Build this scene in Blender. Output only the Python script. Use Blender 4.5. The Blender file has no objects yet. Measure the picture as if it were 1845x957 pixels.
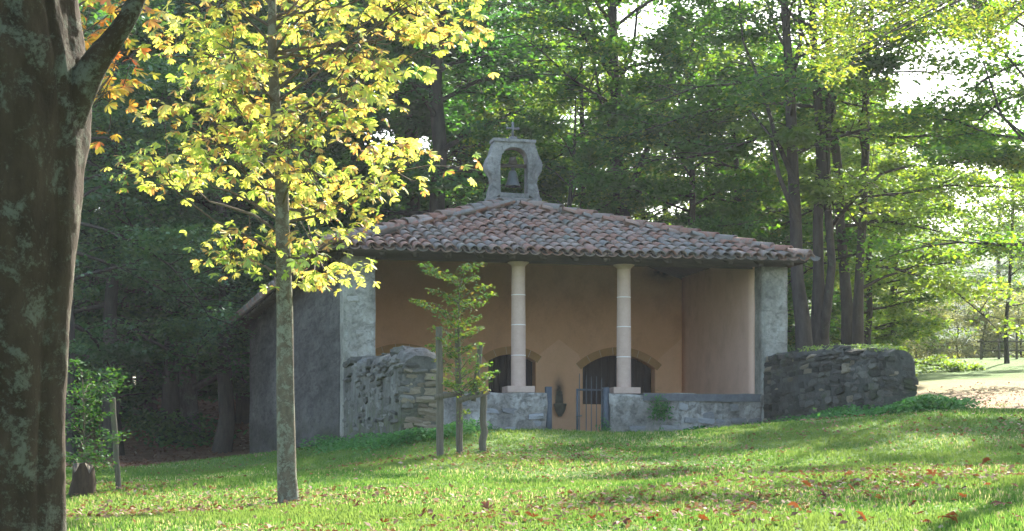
import bpy, bmesh, math, random
import numpy as np
from mathutils import Vector, Matrix, noise

PI = math.pi
rad = math.radians
SC = bpy.context.scene
COL = SC.collection
random.seed(7)

# ------------------------------------------------------------------ camera, sky, sun
F = 3820.0          # focal length in photograph pixels (1845 wide)
EYE = 1.6
cam_d = bpy.data.cameras.new('camera')
cam_d.sensor_width = 36.0
cam_d.lens = 36.0 * F / 1845.0
cam_d.shift_y = (900 - 478.5) / 1845.0
cam_d.clip_start = 0.1
cam_d.clip_end = 3000
cam = bpy.data.objects.new('camera', cam_d)
COL.objects.link(cam)
cam.location = (0, 0, EYE)
cam.rotation_euler = (rad(90), 0, 0)
SC.camera = cam

SUN_EL = 36.0
SUN_AZ = 23.0       # degrees to the right of the view direction (+Y)
SKY = 0.12
w = bpy.data.worlds.new('World')
SC.world = w
w.use_nodes = True
nt = w.node_tree
bg = nt.nodes['Background']
sky = nt.nodes.new('ShaderNodeTexSky')
sky.sky_type = 'NISHITA'
sky.sun_disc = False
sky.sun_elevation = rad(SUN_EL)
sky.sun_rotation = rad(SUN_AZ)
sky.air_density = 1.0
sky.dust_density = 2.0
nt.links.new(sky.outputs[0], bg.inputs[0])
bg.inputs[1].default_value = SKY
sun_d = bpy.data.lights.new('sun', 'SUN')
sun_d.energy = 5.0
sun_d.angle = rad(0.53)
sun_d.color = (1.0, 0.93, 0.80)
sun = bpy.data.objects.new('sun', sun_d)
COL.objects.link(sun)
sd = Vector((math.sin(rad(SUN_AZ)) * math.cos(rad(SUN_EL)), math.cos(rad(SUN_AZ)) * math.cos(rad(SUN_EL)), math.sin(rad(SUN_EL))))
sun.rotation_euler = sd.to_track_quat('Z', 'Y').to_euler()
sun.location = sd * 60
SC.view_settings.view_transform = 'Standard'
SC.view_settings.look = 'None'
SC.view_settings.exposure = 2.3
SC.view_settings.gamma = 1.0
SC.render.engine = 'CYCLES'
SC.cycles.max_bounces = 7
SC.cycles.diffuse_bounces = 3
SC.cycles.glossy_bounces = 2
SC.cycles.transmission_bounces = 5
SC.cycles.transparent_max_bounces = 4
SC.cycles.use_denoising = True
SC.cycles.caustics_reflective = False
SC.cycles.caustics_refractive = False

# ------------------------------------------------------------------ helpers
def tag(o, label=None, cat=None, group=None, kind=None):
    if label: o['label'] = label
    if cat: o['category'] = cat
    if group: o['group'] = group
    if kind: o['kind'] = kind
    return o

def empty(name, loc=(0, 0, 0), rz=0.0):
    o = bpy.data.objects.new(name, None)
    o.empty_display_size = 0.3
    o.location = loc
    o.rotation_euler = (0, 0, rz)
    COL.objects.link(o)
    return o

def link(name, me, mat=None, parent=None, smooth=False):
    o = bpy.data.objects.new(name, me)
    COL.objects.link(o)
    if mat is not None and not me.materials: me.materials.append(mat)
    if parent is not None: o.parent = parent
    if smooth: me.polygons.foreach_set('use_smooth', np.ones(len(me.polygons), dtype=bool))
    return o

def npmesh(name, V, Fs, attr=None, uv=None):
    """V (n,3); Fs list of (m,k) arrays or one array."""
    if isinstance(Fs, np.ndarray): Fs = [Fs]
    Fs = [f for f in Fs if len(f)]
    me = bpy.data.meshes.new(name)
    nl = sum(f.size for f in Fs); npoly = sum(len(f) for f in Fs)
    me.vertices.add(len(V)); me.loops.add(nl); me.polygons.add(npoly)
    me.vertices.foreach_set('co', np.ascontiguousarray(V, dtype=np.float32).ravel())
    me.loops.foreach_set('vertex_index', np.concatenate([f.ravel() for f in Fs]).astype(np.int32))
    starts = []; off = 0
    for f in Fs:
        starts.append(off + np.arange(len(f)) * f.shape[1]); off += f.size
    me.polygons.foreach_set('loop_start', np.concatenate(starts).astype(np.int32))
    if attr is not None:
        a = me.attributes.new('rnd', 'FLOAT', 'POINT')
        a.data.foreach_set('value', np.ascontiguousarray(attr, dtype=np.float32))
    me.update(calc_edges=True)
    return me

class Bag:
    """collects vertex/face arrays into one mesh"""
    def __init__(s): s.V = []; s.F = {}; s.n = 0; s.A = []
    def add(s, V, Fa, a=None):
        V = np.asarray(V, dtype=float); Fa = np.asarray(Fa, dtype=int)
        s.V.append(V); s.F.setdefault(Fa.shape[1], []).append(Fa + s.n); s.n += len(V)
        if a is None: a = 0.5
        s.A.append(np.full(len(V), a) if np.isscalar(a) else np.asarray(a))
        return s
    def mesh(s, name):
        return npmesh(name, np.concatenate(s.V), [np.concatenate(v) for v in s.F.values()], np.concatenate(s.A))
    def obj(s, name, mat, parent=None, smooth=False):
        return link(name, s.mesh(name), mat, parent, smooth)

BOXF = np.array([[0, 3, 2, 1], [4, 5, 6, 7], [0, 1, 5, 4], [1, 2, 6, 5], [2, 3, 7, 6], [3, 0, 4, 7]])
def box(x0, x1, y0, y1, z0, z1):
    return np.array([[x0, y0, z0], [x1, y0, z0], [x1, y1, z0], [x0, y1, z0], [x0, y0, z1], [x1, y0, z1], [x1, y1, z1], [x0, y1, z1]], float), BOXF

def tube(pts, rads, sides=8, cap=True, wob=0.0, rng=None):
    P = np.asarray(pts, float); n = len(P); R = np.asarray(rads, float)
    T = np.gradient(P, axis=0); T /= np.linalg.norm(T, axis=1)[:, None] + 1e-9
    ref = np.array([1.0, 0, 0]) if abs(T[0][0]) < 0.8 else np.array([0, 1.0, 0])
    A = ref - T * (T @ ref)[:, None]; A /= np.linalg.norm(A, axis=1)[:, None] + 1e-9
    B = np.cross(T, A)
    an = np.arange(sides) / sides * 2 * PI
    rr = R[:, None] * np.ones(sides)
    if wob and rng is not None:
        rr = rr * (1 + wob * rng.normal(size=(n, sides)))
    V = P[:, None, :] + rr[..., None] * (np.cos(an)[None, :, None] * A[:, None, :] + np.sin(an)[None, :, None] * B[:, None, :])
    V = V.reshape(-1, 3)
    i = np.arange(n - 1)[:, None] * sides; j = np.arange(sides)[None, :]; jn = (j + 1) % sides
    Q = np.stack([i + j, i + jn, i + sides + jn, i + sides + j], -1).reshape(-1, 4)
    return V, Q

def P3(px, py, Y):
    return np.array([(px - 922.5) / F * Y, Y, EYE + (900 - py) / F * Y])

# ------------------------------------------------------------------ node helpers
def new_mat(name):
    m = bpy.data.materials.new(name); m.use_nodes = True
    m.node_tree.nodes.clear()
    return m, m.node_tree

class NT:
    def __init__(s, t): s.t = t
    def n(s, typ, **kw):
        nd = s.t.nodes.new(typ)
        for k, v in kw.items():
            if k.startswith('i_'):
                key = k[2:]; key = int(key) if key.isdigit() else key.replace('_', ' ')
                nd.inputs[key].default_value = v
            else: setattr(nd, k, v)
        return nd
    def l(s, a, b): s.t.links.new(a, b); return s
    def coord(s, kind='Object', scale=(1, 1, 1)):
        tc = s.n('ShaderNodeTexCoord'); mp = s.n('ShaderNodeMapping'); mp.inputs['Scale'].default_value = scale
        s.l(tc.outputs[kind], mp.inputs[0]); return mp.outputs[0]
    def wpos(s, scale=(1, 1, 1)):
        g = s.n('ShaderNodeNewGeometry'); mp = s.n('ShaderNodeMapping'); mp.inputs['Scale'].default_value = scale
        s.l(g.outputs['Position'], mp.inputs[0]); return mp.outputs[0]
    def noise(s, vec, scale, detail=4, rough=0.6, dist=0.0):
        nd = s.n('ShaderNodeTexNoise'); nd.inputs['Scale'].default_value = scale; nd.inputs['Detail'].default_value = detail
        nd.inputs['Roughness'].default_value = rough; nd.inputs['Distortion'].default_value = dist
        s.l(vec, nd.inputs['Vector']); return nd.outputs['Fac']
    def ramp(s, fac, stops, interp='LINEAR'):
        r = s.n('ShaderNodeValToRGB'); cr = r.color_ramp; cr.interpolation = interp
        while len(cr.elements) < len(stops): cr.elements.new(0.5)
        for e, (p, c) in zip(cr.elements, stops):
            e.position = p; e.color = (*c, 1) if len(c) == 3 else c
        s.l(fac, r.inputs[0]); return r.outputs[0]
    def mix(s, fac, a, b, blend='MIX'):
        m = s.n('ShaderNodeMix', data_type='RGBA', blend_type=blend)
        for v, i in ((fac, 0), (a, 6), (b, 7)):
            if hasattr(v, 'links'): s.l(v, m.inputs[i])
            else: m.inputs[i].default_value = v if i == 0 else (*v, 1)
        return m.outputs[2]
    def math(s, op, a, b=0.0, c=0.0, clamp=False):
        m = s.n('ShaderNodeMath', operation=op, use_clamp=clamp)
        for i, v in enumerate((a, b, c)):
            if hasattr(v, 'links'): s.l(v, m.inputs[i])
            else: m.inputs[i].default_value = v
        return m.outputs[0]
    def out(s, color, rough=0.9, bump=None, bdist=0.01, bstr=0.6, spec=0.3, metal=0.0):
        b = s.n('ShaderNodeBsdfPrincipled'); o = s.n('ShaderNodeOutputMaterial')
        if hasattr(color, 'links'): s.l(color, b.inputs['Base Color'])
        else: b.inputs['Base Color'].default_value = (*color, 1)
        if hasattr(rough, 'links'): s.l(rough, b.inputs['Roughness'])
        else: b.inputs['Roughness'].default_value = rough
        b.inputs['Specular IOR Level'].default_value = spec
        b.inputs['Metallic'].default_value = metal
        if bump is not None:
            bn = s.n('ShaderNodeBump'); bn.inputs['Strength'].default_value = bstr; bn.inputs['Distance'].default_value = bdist
            s.l(bump, bn.inputs['Height']); s.l(bn.outputs[0], b.inputs['Normal'])
        s.l(b.outputs[0], o.inputs[0]); return b
    def attr(s, name='rnd'):
        a = s.n('ShaderNodeAttribute'); a.attribute_name = name; return a.outputs['Fac']
    def rnd(s):
        oi = s.n('ShaderNodeObjectInfo')
        return s.math('FRACT', s.math('ADD', s.attr(), oi.outputs['Random']))

def mat_noise(name, stops, scale=4, detail=6, rough=0.9, vs=(1, 1, 1), bscale=30, bdist=0.01, kind='Object', spec=0.3, fine=0.35, bstr=0.6):
    m, t = new_mat(name); N = NT(t); v = N.coord(kind, vs)
    f = N.noise(v, scale, detail, 0.65)
    f2 = N.noise(v, scale * 7, 3, 0.7)
    ff = N.math('ADD', N.math('MULTIPLY', f, 1 - fine), N.math('MULTIPLY', f2, fine))
    c = N.ramp(ff, stops)
    N.out(c, rough, N.noise(v, bscale, 5, 0.7), bdist, bstr, spec)
    return m

def mat_leaf(name, stops, trans=0.5, gloss=0.06, rough=0.6, tint=(1.2, 1.25, 0.45)):
    m, t = new_mat(name); N = NT(t)
    c = N.ramp(N.rnd(), stops)
    d = N.n('ShaderNodeBsdfDiffuse'); N.l(c, d.inputs[0])
    tr = N.n('ShaderNodeBsdfTranslucent')
    c2 = N.mix(1.0, c, tint, 'MULTIPLY'); N.l(c2, tr.inputs[0])
    mx = N.n('ShaderNodeMixShader'); mx.inputs[0].default_value = trans
    N.l(d.outputs[0], mx.inputs[1]); N.l(tr.outputs[0], mx.inputs[2])
    g = N.n('ShaderNodeBsdfGlossy'); g.inputs['Roughness'].default_value = rough; g.inputs[0].default_value = (0.9, 0.95, 1, 1)
    m2 = N.n('ShaderNodeMixShader'); m2.inputs[0].default_value = gloss
    N.l(mx.outputs[0], m2.inputs[1]); N.l(g.outputs[0], m2.inputs[2])
    o = N.n('ShaderNodeOutputMaterial'); N.l(m2.outputs[0], o.inputs[0])
    return m

M = {}
# --- foliage
M['leaf_green'] = mat_leaf('leaf_green', [(0, (0.045, 0.13, 0.022)), (0.5, (0.075, 0.19, 0.028)), (0.85, (0.14, 0.26, 0.03)), (1, (0.24, 0.31, 0.035))], 0.62, 0.045)
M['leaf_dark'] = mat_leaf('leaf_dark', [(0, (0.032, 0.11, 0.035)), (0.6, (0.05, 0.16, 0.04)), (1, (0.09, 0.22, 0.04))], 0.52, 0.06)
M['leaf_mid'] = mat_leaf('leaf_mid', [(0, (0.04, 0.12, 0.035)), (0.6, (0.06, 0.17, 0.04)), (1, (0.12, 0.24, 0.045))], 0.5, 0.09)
M['leaf_bush'] = mat_leaf('leaf_bush', [(0, (0.03, 0.085, 0.025)), (0.7, (0.05, 0.13, 0.035)), (1, (0.10, 0.18, 0.04))], 0.35, 0.015)  # leaf tones darkened, standing in for shade on the left sapling
M['leaf_light'] = mat_leaf('leaf_light', [(0, (0.09, 0.17, 0.03)), (0.6, (0.15, 0.25, 0.04)), (1, (0.26, 0.31, 0.05))], 0.62, 0.06)
M['leaf_yellow'] = mat_leaf('leaf_yellow', [(0, (0.24, 0.36, 0.06)), (0.5, (0.46, 0.54, 0.11)), (0.78, (0.66, 0.58, 0.15)), (0.9, (0.56, 0.33, 0.11)), (1, (0.32, 0.14, 0.05))], 0.55, 0.05, tint=(1.05, 1.08, 0.75))
M['leaf_orange'] = mat_leaf('leaf_orange', [(0, (0.30, 0.38, 0.06)), (0.4, (0.56, 0.50, 0.08)), (0.62, (0.62, 0.34, 0.06)), (1, (0.52, 0.13, 0.04))], 0.6, 0.05, tint=(1.1, 1.0, 0.8))
M['leaf_sapling'] = mat_leaf('leaf_sapling', [(0, (0.07, 0.15, 0.04)), (0.6, (0.12, 0.22, 0.05)), (0.85, (0.24, 0.30, 0.06)), (1, (0.36, 0.24, 0.06))], 0.5, 0.025)
M['herb'] = mat_leaf('herb', [(0, (0.05, 0.15, 0.035)), (0.6, (0.075, 0.22, 0.05)), (1, (0.12, 0.30, 0.07))], 0.45, 0.02, tint=(1.1, 1.2, 0.6))
M['litter'] = mat_leaf('litter', [(0, (0.12, 0.05, 0.025)), (0.5, (0.22, 0.115, 0.06)), (0.88, (0.27, 0.17, 0.10)), (1, (0.40, 0.31, 0.23))], 0.2, 0.02, tint=(1, 0.9, 0.7))
M['rust_leaf'] = mat_leaf('rust_leaf', [(0, (0.12, 0.035, 0.015)), (0.5, (0.20, 0.07, 0.025)), (1, (0.28, 0.11, 0.04))], 0.25, 0.03, tint=(1.1, 0.8, 0.6))

def mat_grass():
    m, t = new_mat('grass_blade'); N = NT(t)
    r = N.attr()
    big = N.noise(N.wpos(), 0.35, 3, 0.6)
    c1 = N.ramp(r, [(0, (0.045, 0.135, 0.025)), (0.55, (0.09, 0.205, 0.04)), (0.78, (0.18, 0.265, 0.09)), (0.86, (0.33, 0.33, 0.19)), (1, (0.46, 0.42, 0.28))])
    c2 = N.mix(N.ramp(big, [(0.4, (0, 0, 0)), (0.65, (1, 1, 1))]), c1, (0.12, 0.20, 0.05), 'MIX')
    d = N.n('ShaderNodeBsdfDiffuse'); N.l(c2, d.inputs[0])
    tr = N.n('ShaderNodeBsdfTranslucent'); N.l(N.mix(1.0, c2, (1.3, 1.12, 0.8), 'MULTIPLY'), tr.inputs[0])
    mx = N.n('ShaderNodeMixShader'); mx.inputs[0].default_value = 0.5
    N.l(d.outputs[0], mx.inputs[1]); N.l(tr.outputs[0], mx.inputs[2])
    o = N.n('ShaderNodeOutputMaterial'); N.l(mx.outputs[0], o.inputs[0])
    return m
M['grass'] = mat_grass()

# --- bark
def mat_bark(name, dark, mid, lichen, lich_lo=0.55, vs=(1, 1, 0.22), scale=9, lscale=3.0, soft=0.035):
    m, t = new_mat(name); N = NT(t); v = N.coord('Object', vs); v1 = N.coord('Object')
    f = N.noise(v, scale, 6, 0.7)
    c = N.ramp(f, [(0.3, dark), (0.7, mid)])
    lf = N.noise(v1, lscale, 8, 0.78, 0.4)
    lf = N.math('ADD', N.math('MULTIPLY', lf, .72), N.math('MULTIPLY', N.noise(v1, lscale * 9, 5, .8), .28))
    lm = N.ramp(lf, [(lich_lo, (0, 0, 0)), (lich_lo + soft, (1, 1, 1))])
    lc = N.mix(N.noise(v1, 30, 4, 0.8), lichen, tuple(x * 0.55 for x in lichen))
    c = N.mix(N.math('MULTIPLY', lm, 0.85), c, lc)
    b = N.math('ADD', f, N.math('MULTIPLY', lm, 0.15))
    b2 = N.math('ADD', b, N.math('MULTIPLY', N.noise(v1, 60, 3, 0.7), 0.25))
    N.out(c, 0.95, b2, 0.02, 0.8, 0.15)
    return m
M['bark_big'] = mat_bark('bark_big', (0.024, 0.016, 0.010), (0.062, 0.042, 0.026), (0.14, 0.14, 0.10), 0.51, (1, 1, 0.35), 11, 7, 0.06)
M['bark_young'] = mat_bark('bark_young', (0.07, 0.06, 0.042), (0.16, 0.13, 0.09), (0.26, 0.27, 0.20), 0.5, (1, 1, 0.5), 14, 9)
M['bark_forest'] = mat_bark('bark_forest', (0.035, 0.030, 0.026), (0.085, 0.072, 0.06), (0.10, 0.13, 0.08), 0.58)
M['bark_stump'] = mat_bark('bark_stump', (0.025, 0.017, 0.011), (0.075, 0.05, 0.033), (0.09, 0.085, 0.05), 0.6, (1, 1, .12), 22)
M['bark_pale'] = mat_bark('bark_pale', (0.08, 0.075, 0.065), (0.19, 0.17, 0.15), (0.25, 0.27, 0.21), 0.52)
M['stake'] = mat_noise('stake_wood', [(0.3, (0.06, 0.05, 0.035)), (0.7, (0.17, 0.15, 0.11))], 10, 5, 0.9, (3, 3, 0.3), 40, 0.006)
M['beam'] = mat_noise('beam_wood', [(0.3, (0.035, 0.028, 0.022)), (0.7, (0.10, 0.08, 0.06))], 6, 5, 0.85, (0.3, 3, 3), 30, 0.006)
M['twig'] = mat_noise('twig', [(0.3, (0.06, 0.045, 0.03)), (0.7, (0.14, 0.11, 0.08))], 8)

# --- masonry
def mat_wall(name, base, dark, light, moss=None, streak=0.5, mossz=0.5, bd=0.02, st=(1, 1, 1)):
    m, t = new_mat(name); N = NT(t)
    v = N.coord('Object', st); vs = N.coord('Object', (2.2 * st[0], 2.2 * st[1], 0.35))
    f = N.noise(v, 1.3, 8, 0.7); fs = N.noise(vs, 2.0, 7, 0.75); ff = N.noise(v, 14, 6, 0.75)
    c = N.ramp(f, [(0.32, dark), (0.5, base), (0.72, light)])
    c = N.mix(N.math('MULTIPLY', N.ramp(fs, [(0.42, (0, 0, 0)), (0.68, (1, 1, 1))]), streak), c, dark)
    sp = N.ramp(ff, [(0.3, (0.55, 0.55, 0.55)), (0.5, (1, 1, 1)), (0.75, (1.35, 1.35, 1.35))])
    c = N.mix(0.7, c, sp, 'MULTIPLY')
    if moss:
        sx = N.n('ShaderNodeSeparateXYZ'); N.l(v, sx.inputs[0])
        h = N.math('SUBTRACT', 1.0, N.math('DIVIDE', sx.outputs[2], mossz), clamp=True)
        k = N.math('MULTIPLY', h, N.ramp(N.noise(v, 3.5, 6, 0.7), [(0.42, (0, 0, 0)), (0.6, (1, 1, 1))]))
        c = N.mix(k, c, moss)
    vo = N.n('ShaderNodeTexVoronoi'); vo.inputs['Scale'].default_value = 3.6; N.l(N.coord('Object', (1, 1, 2.0)), vo.inputs['Vector'])
    fl = N.noise(v, 6, 8, 0.8, 1.0)
    pt = N.ramp(fl, [(0.54, (0, 0, 0)), (0.58, (1, 1, 1))])
    c = N.mix(N.math('MULTIPLY', pt, 0.45), c, dark)
    N.out(c, 0.95, N.math('ADD', N.math('ADD', ff, N.math('MULTIPLY', f, 1.5)), N.math('ADD', N.math('MULTIPLY', vo.outputs['Distance'], -.8), N.math('MULTIPLY', pt, -.5))), bd, 0.8, 0.15)
    return m
M['side_plaster'] = mat_wall('side_plaster', (0.105, 0.10, 0.09), (0.045, 0.043, 0.04), (0.19, 0.18, 0.16), (0.055, 0.06, 0.035), 0.3, 0.9, 0.05, (1, .16, 1))
M['pier'] = mat_wall('pier_plaster', (0.31, 0.295, 0.245), (0.15, 0.145, 0.12), (0.50, 0.48, 0.42), None, 0.35)
M['low_wall'] = mat_wall('low_wall_plaster', (0.37, 0.34, 0.285), (0.15, 0.138, 0.115), (0.66, 0.62, 0.54), (0.08, 0.09, 0.04), 0.35, 0.25, 0.04)
M['rubble_mortar'] = mat_wall('rubble_mortar', (0.10, 0.10, 0.085), (0.05, 0.05, 0.042), (0.17, 0.165, 0.14), (0.05, 0.075, 0.025), 0.5, 0.9, 0.04)
M['old_render'] = mat_wall('old_render', (0.15, 0.145, 0.125), (0.06, 0.06, 0.05), (0.27, 0.265, 0.235), (0.08, 0.10, 0.03), 0.3, 0.7, 0.03)

def mat_stone(name, stops, sc=6, moss=0.0):
    m, t = new_mat(name); N = NT(t); v = N.coord('Object')
    oi = N.n('ShaderNodeObjectInfo')
    v2 = N.n('ShaderNodeVectorMath', operation='ADD'); N.l(v, v2.inputs[0])
    cb = N.n('ShaderNodeCombineXYZ')
    for i in range(3): N.l(N.math('MULTIPLY', oi.outputs['Random'], 37.0 + 11 * i), cb.inputs[i])
    N.l(cb.outputs[0], v2.inputs[1]); vv = v2.outputs[0]
    f = N.noise(vv, sc, 7, 0.75)
    g = N.math('ADD', N.math('MULTIPLY', f, 0.6), N.math('MULTIPLY', N.rnd(), 0.4))
    mk = N.ramp(N.noise(N.wpos(), 1.9, 6, .7), [(0.52, (0, 0, 0)), (0.64, (1, 1, 1))])
    N.out(N.mix(N.math('MULTIPLY', mk, moss), N.ramp(g, stops), (0.06, 0.085, 0.025)), 0.95, N.noise(vv, sc * 4, 5, 0.75), 0.02, 0.8, 0.15)
    return m
M['stone_dark'] = mat_stone('stone_dark', [(0.25, (0.03, 0.03, 0.024)), (0.5, (0.085, 0.08, 0.067)), (0.78, (0.19, 0.18, 0.15))], 6, .6)
M['stone_warm'] = mat_stone('stone_warm', [(0.2, (0.10, 0.085, 0.06)), (0.5, (0.24, 0.20, 0.14)), (0.8, (0.38, 0.33, 0.24))])
M['stone_pale'] = mat_stone('stone_pale', [(0.2, (0.20, 0.19, 0.17)), (0.5, (0.34, 0.33, 0.30)), (0.8, (0.50, 0.49, 0.46))])
M['belfry'] = mat_wall('belfry_stone', (0.25, 0.245, 0.23), (0.12, 0.118, 0.11), (0.38, 0.37, 0.345), None, 0.35, .5, .03)
M['column'] = mat_noise('column_stone', [(0.3, (0.46, 0.32, 0.245)), (0.7, (0.60, 0.44, 0.345))], 5, 5, 0.85, (1, 1, 1), 60, 0.003)
M['column_joint'] = mat_noise('column_joint', [(0.3, (0.78, 0.74, 0.68)), (0.7, (0.85, 0.82, 0.77))], 8)
def mat_peach(name, a, b, soot=None):
    m, t = new_mat(name); N = NT(t); v = N.coord('Object')
    c = N.ramp(N.noise(v, 1.1, 6, 0.65), [(0.35, a), (0.68, b)])
    c = N.mix(0.35, c, N.ramp(N.noise(v, 22, 4, 0.8), [(0.3, (0.8, 0.8, 0.8)), (0.6, (1, 1, 1))]), 'MULTIPLY')
    c = N.mix(N.math('MULTIPLY', N.ramp(N.noise(N.coord('Object', (1, 1, .7)), 1.2, 7, .75), [(0.48, (0, 0, 0)), (0.75, (1, 1, 1))]), 0.4), c, (0.30, 0.17, 0.10))
    if soot:
        for (sx_, sz_, wx, wz) in soot:
            s = N.n('ShaderNodeSeparateXYZ'); N.l(v, s.inputs[0])
            dx = N.math('POWER', N.math('ABSOLUTE', N.math('DIVIDE', N.math('SUBTRACT', s.outputs[0], sx_), wx)), 2.0)
            dz = N.math('POWER', N.math('ABSOLUTE', N.math('DIVIDE', N.math('SUBTRACT', s.outputs[2], sz_), wz)), 2.0)
            k = N.math('EXPONENT', N.math('MULTIPLY', N.math('ADD', dx, dz), -1.0))
            k = N.math('MULTIPLY', k, N.math('ADD', 0.5, N.noise(v, 9, 4, 0.7)), clamp=True)
            c = N.mix(k, c, (0.03, 0.027, 0.025))
    N.out(c, 0.9, N.noise(v, 25, 5, 0.7), 0.006, 0.5, 0.2)
    return m
M['peach'] = mat_peach('peach_plaster', (0.68, 0.38, 0.20), (0.74, 0.43, 0.24), [(7.45, 3.72, .42, .22)])
M['peach_low'] = mat_peach('peach_paler', (0.74, 0.44, 0.25), (0.80, 0.49, 0.29), [(5.2, 1.18, 0.10, 0.26)])
M['peach_right'] = mat_peach('peach_right', (0.70, 0.46, 0.33), (0.78, 0.53, 0.40), )
M['ochre'] = mat_noise('ochre_stone', [(0.3, (0.36, 0.20, 0.075)), (0.7, (0.46, 0.27, 0.11))], 5, 5, 0.9, (1, 1, 1), 40, 0.005)
M['mortar'] = mat_noise('pale_mortar', [(0.3, (0.5, 0.4, 0.28)), (0.7, (0.6, 0.48, 0.34))], 8)
M['cement'] = mat_noise('cement_coping', [(0.3, (0.09, 0.09, 0.09)), (0.7, (0.20, 0.20, 0.195))], 4, 6, 0.95, (1, 1, 1), 30, 0.01)
M['slab'] = mat_noise('slab', [(0.3, (0.11, 0.11, 0.10)), (0.7, (0.22, 0.21, 0.19))], 5)
M['door_wood'] = mat_noise('door_wood', [(0.3, (0.022, 0.019, 0.021)), (0.7, (0.055, 0.045, 0.045))], 6, 4, 0.6, (6, 1, 0.6), 20, 0.004)
M['gate'] = mat_noise('gate_paint', [(0.3, (0.045, 0.055, 0.062)), (0.7, (0.10, 0.115, 0.125))], 12, 4, 0.55, (1, 1, 1), 60, 0.002, spec=0.5)
M['bronze'] = mat_noise('bronze', [(0.3, (0.03, 0.036, 0.034)), (0.7, (0.08, 0.09, 0.085))], 8, 4, 0.5, spec=0.5)
M['font'] = mat_noise('font_stone', [(0.3, (0.05, 0.055, 0.04)), (0.7, (0.15, 0.15, 0.115))], 12)

def mat_tile():
    m, t = new_mat('roof_tile'); N = NT(t); v = N.wpos()
    r = N.rnd()
    c = N.ramp(r, [(0, (0.25, 0.12, 0.08)), (0.25, (0.29, 0.155, 0.11)), (0.45, (0.22, 0.16, 0.13)), (0.62, (0.19, 0.175, 0.155)), (0.78, (0.31, 0.19, 0.14)), (0.92, (0.34, 0.26, 0.215)), (1, (0.15, 0.135, 0.11))])
    lich = N.ramp(N.noise(v, 7, 7, 0.75), [(0.50, (0, 0, 0)), (0.62, (1, 1, 1))])
    c = N.mix(N.math('MULTIPLY', lich, 0.65), c, (0.20, 0.21, 0.18))
    moss = N.ramp(N.noise(v, 1.6, 5, 0.6), [(0.5, (0, 0, 0)), (0.7, (1, 1, 1))])
    c = N.mix(N.math('MULTIPLY', moss, 0.35), c, (0.19, 0.22, 0.17))
    c = N.mix(0.6, c, N.ramp(N.noise(v, 40, 4, 0.8), [(0.3, (0.55, 0.55, 0.55)), (0.6, (1.1, 1.1, 1.1))]), 'MULTIPLY')
    N.out(c, 0.8, N.noise(v, 60, 4, 0.7), 0.004, 0.6, 0.3)
    return m
M['tile'] = mat_tile()

# ------------------------------------------------------------------ terrain
TH = math.atan2(870, 3820)
UX, UY = math.cos(TH), math.sin(TH)
A0 = np.array([-3.01, 38.0])
CZ = EYE + 1.05                      # chapel local zero
def loc2w(s, t): return A0[0] + UX * s - UY * t, A0[1] + UY * s + UX * t
def w2loc(X, Y):
    dx, dy = X - A0[0], Y - A0[1]
    return dx * UX + dy * UY, -dx * UY + dy * UX

ctl = [(520, 905, 22), (810, 822, 29.5), (870, 815, 30), (620, 800, 38), (760, 792, 32.2), (1035, 795, 38.9), (1380, 779, 39.8),
       (1500, 762, 36.5), (1650, 742, 33.8), (450, 832, 54.3), (212, 880, 26), (150, 893, 25), (330, 775, 62), (130, 957, 15.5),
       (900, 957, 16), (1845, 957, 14), (1845, 742, 34.5), (1845, 690, 52), (1700, 690, 52), (1845, 645, 76), (1650, 648, 76), (1400, 860, 22),
       (1000, 870, 24.5), (1845, 850, 22), (250, 842, 40), (380, 838, 44), (700, 880, 23.5), (450, 846, 33), (450, 839, 42), (560, 824, 36), (300, 860, 33), (200, 864, 32), (570, 852, 30), (480, 836, 48), (230, 760, 66), (1240, 790, 36)]
cp = []; cv = []
for px, py, Y in ctl:
    p = P3(px, py, Y); cp.append(p[:2]); cv.append(p[2])
def base_plane(X, Y):
    return 0.078 * np.minimum(Y, 78) + 0.03 * np.clip(Y - 78, 0, 400) * 0.4
for s_, t_, z_ in ((4, 4, CZ - 0.05), (7, 4, CZ + 0.0), (4, 10, CZ), (1, 14, CZ - .1)):
    cp.append(loc2w(s_, t_)); cv.append(z_)
for X_, Y_ in ((0, 0), (-10, 0), (10, 0), (0, 8), (-60, 0), (60, 0), (-60, 60), (80, 60), (-80, 120), (0, 120), (80, 120), (0, 95), (-30, 95), (-150, 250), (150, 250), (0, 250), (-30, 30), (30, 20)):
    cp.append((X_, Y_)); cv.append(float(base_plane(X_, Y_)))
cp = np.array(cp, float); cv = np.array(cv, float)
phi = lambda d: -np.sqrt(d * d + 9.0)
Kd = phi(np.linalg.norm(cp[:, None] - cp[None], axis=-1))
n_ = len(cp)
Aug = np.zeros((n_ + 1, n_ + 1)); Aug[:n_, :n_] = Kd + np.eye(n_) * 1e-3; Aug[:n_, n_] = 1; Aug[n_, :n_] = 1
wts = np.linalg.solve(Aug, np.append(cv - base_plane(cp[:, 0], cp[:, 1]), 0))
def ground(X, Y):
    X = np.asarray(X, float); Y = np.asarray(Y, float); sh = X.shape
    x = X.ravel(); y = Y.ravel(); out = np.empty(len(x))
    for i in range(0, len(x), 20000):
        d = np.hypot(x[i:i + 20000, None] - cp[:, 0], y[i:i + 20000, None] - cp[:, 1])
        out[i:i + 20000] = phi(d) @ wts[:n_] + wts[n_]
    out += base_plane(x, y)
    out += 0.02 * np.sin(x * 1.7 + 0.6 * y) * np.cos(y * 1.3) * (y > 5)
    return out.reshape(sh)
def gz(x, y): return float(ground(np.array([x]), np.array([y]))[0])

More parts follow.
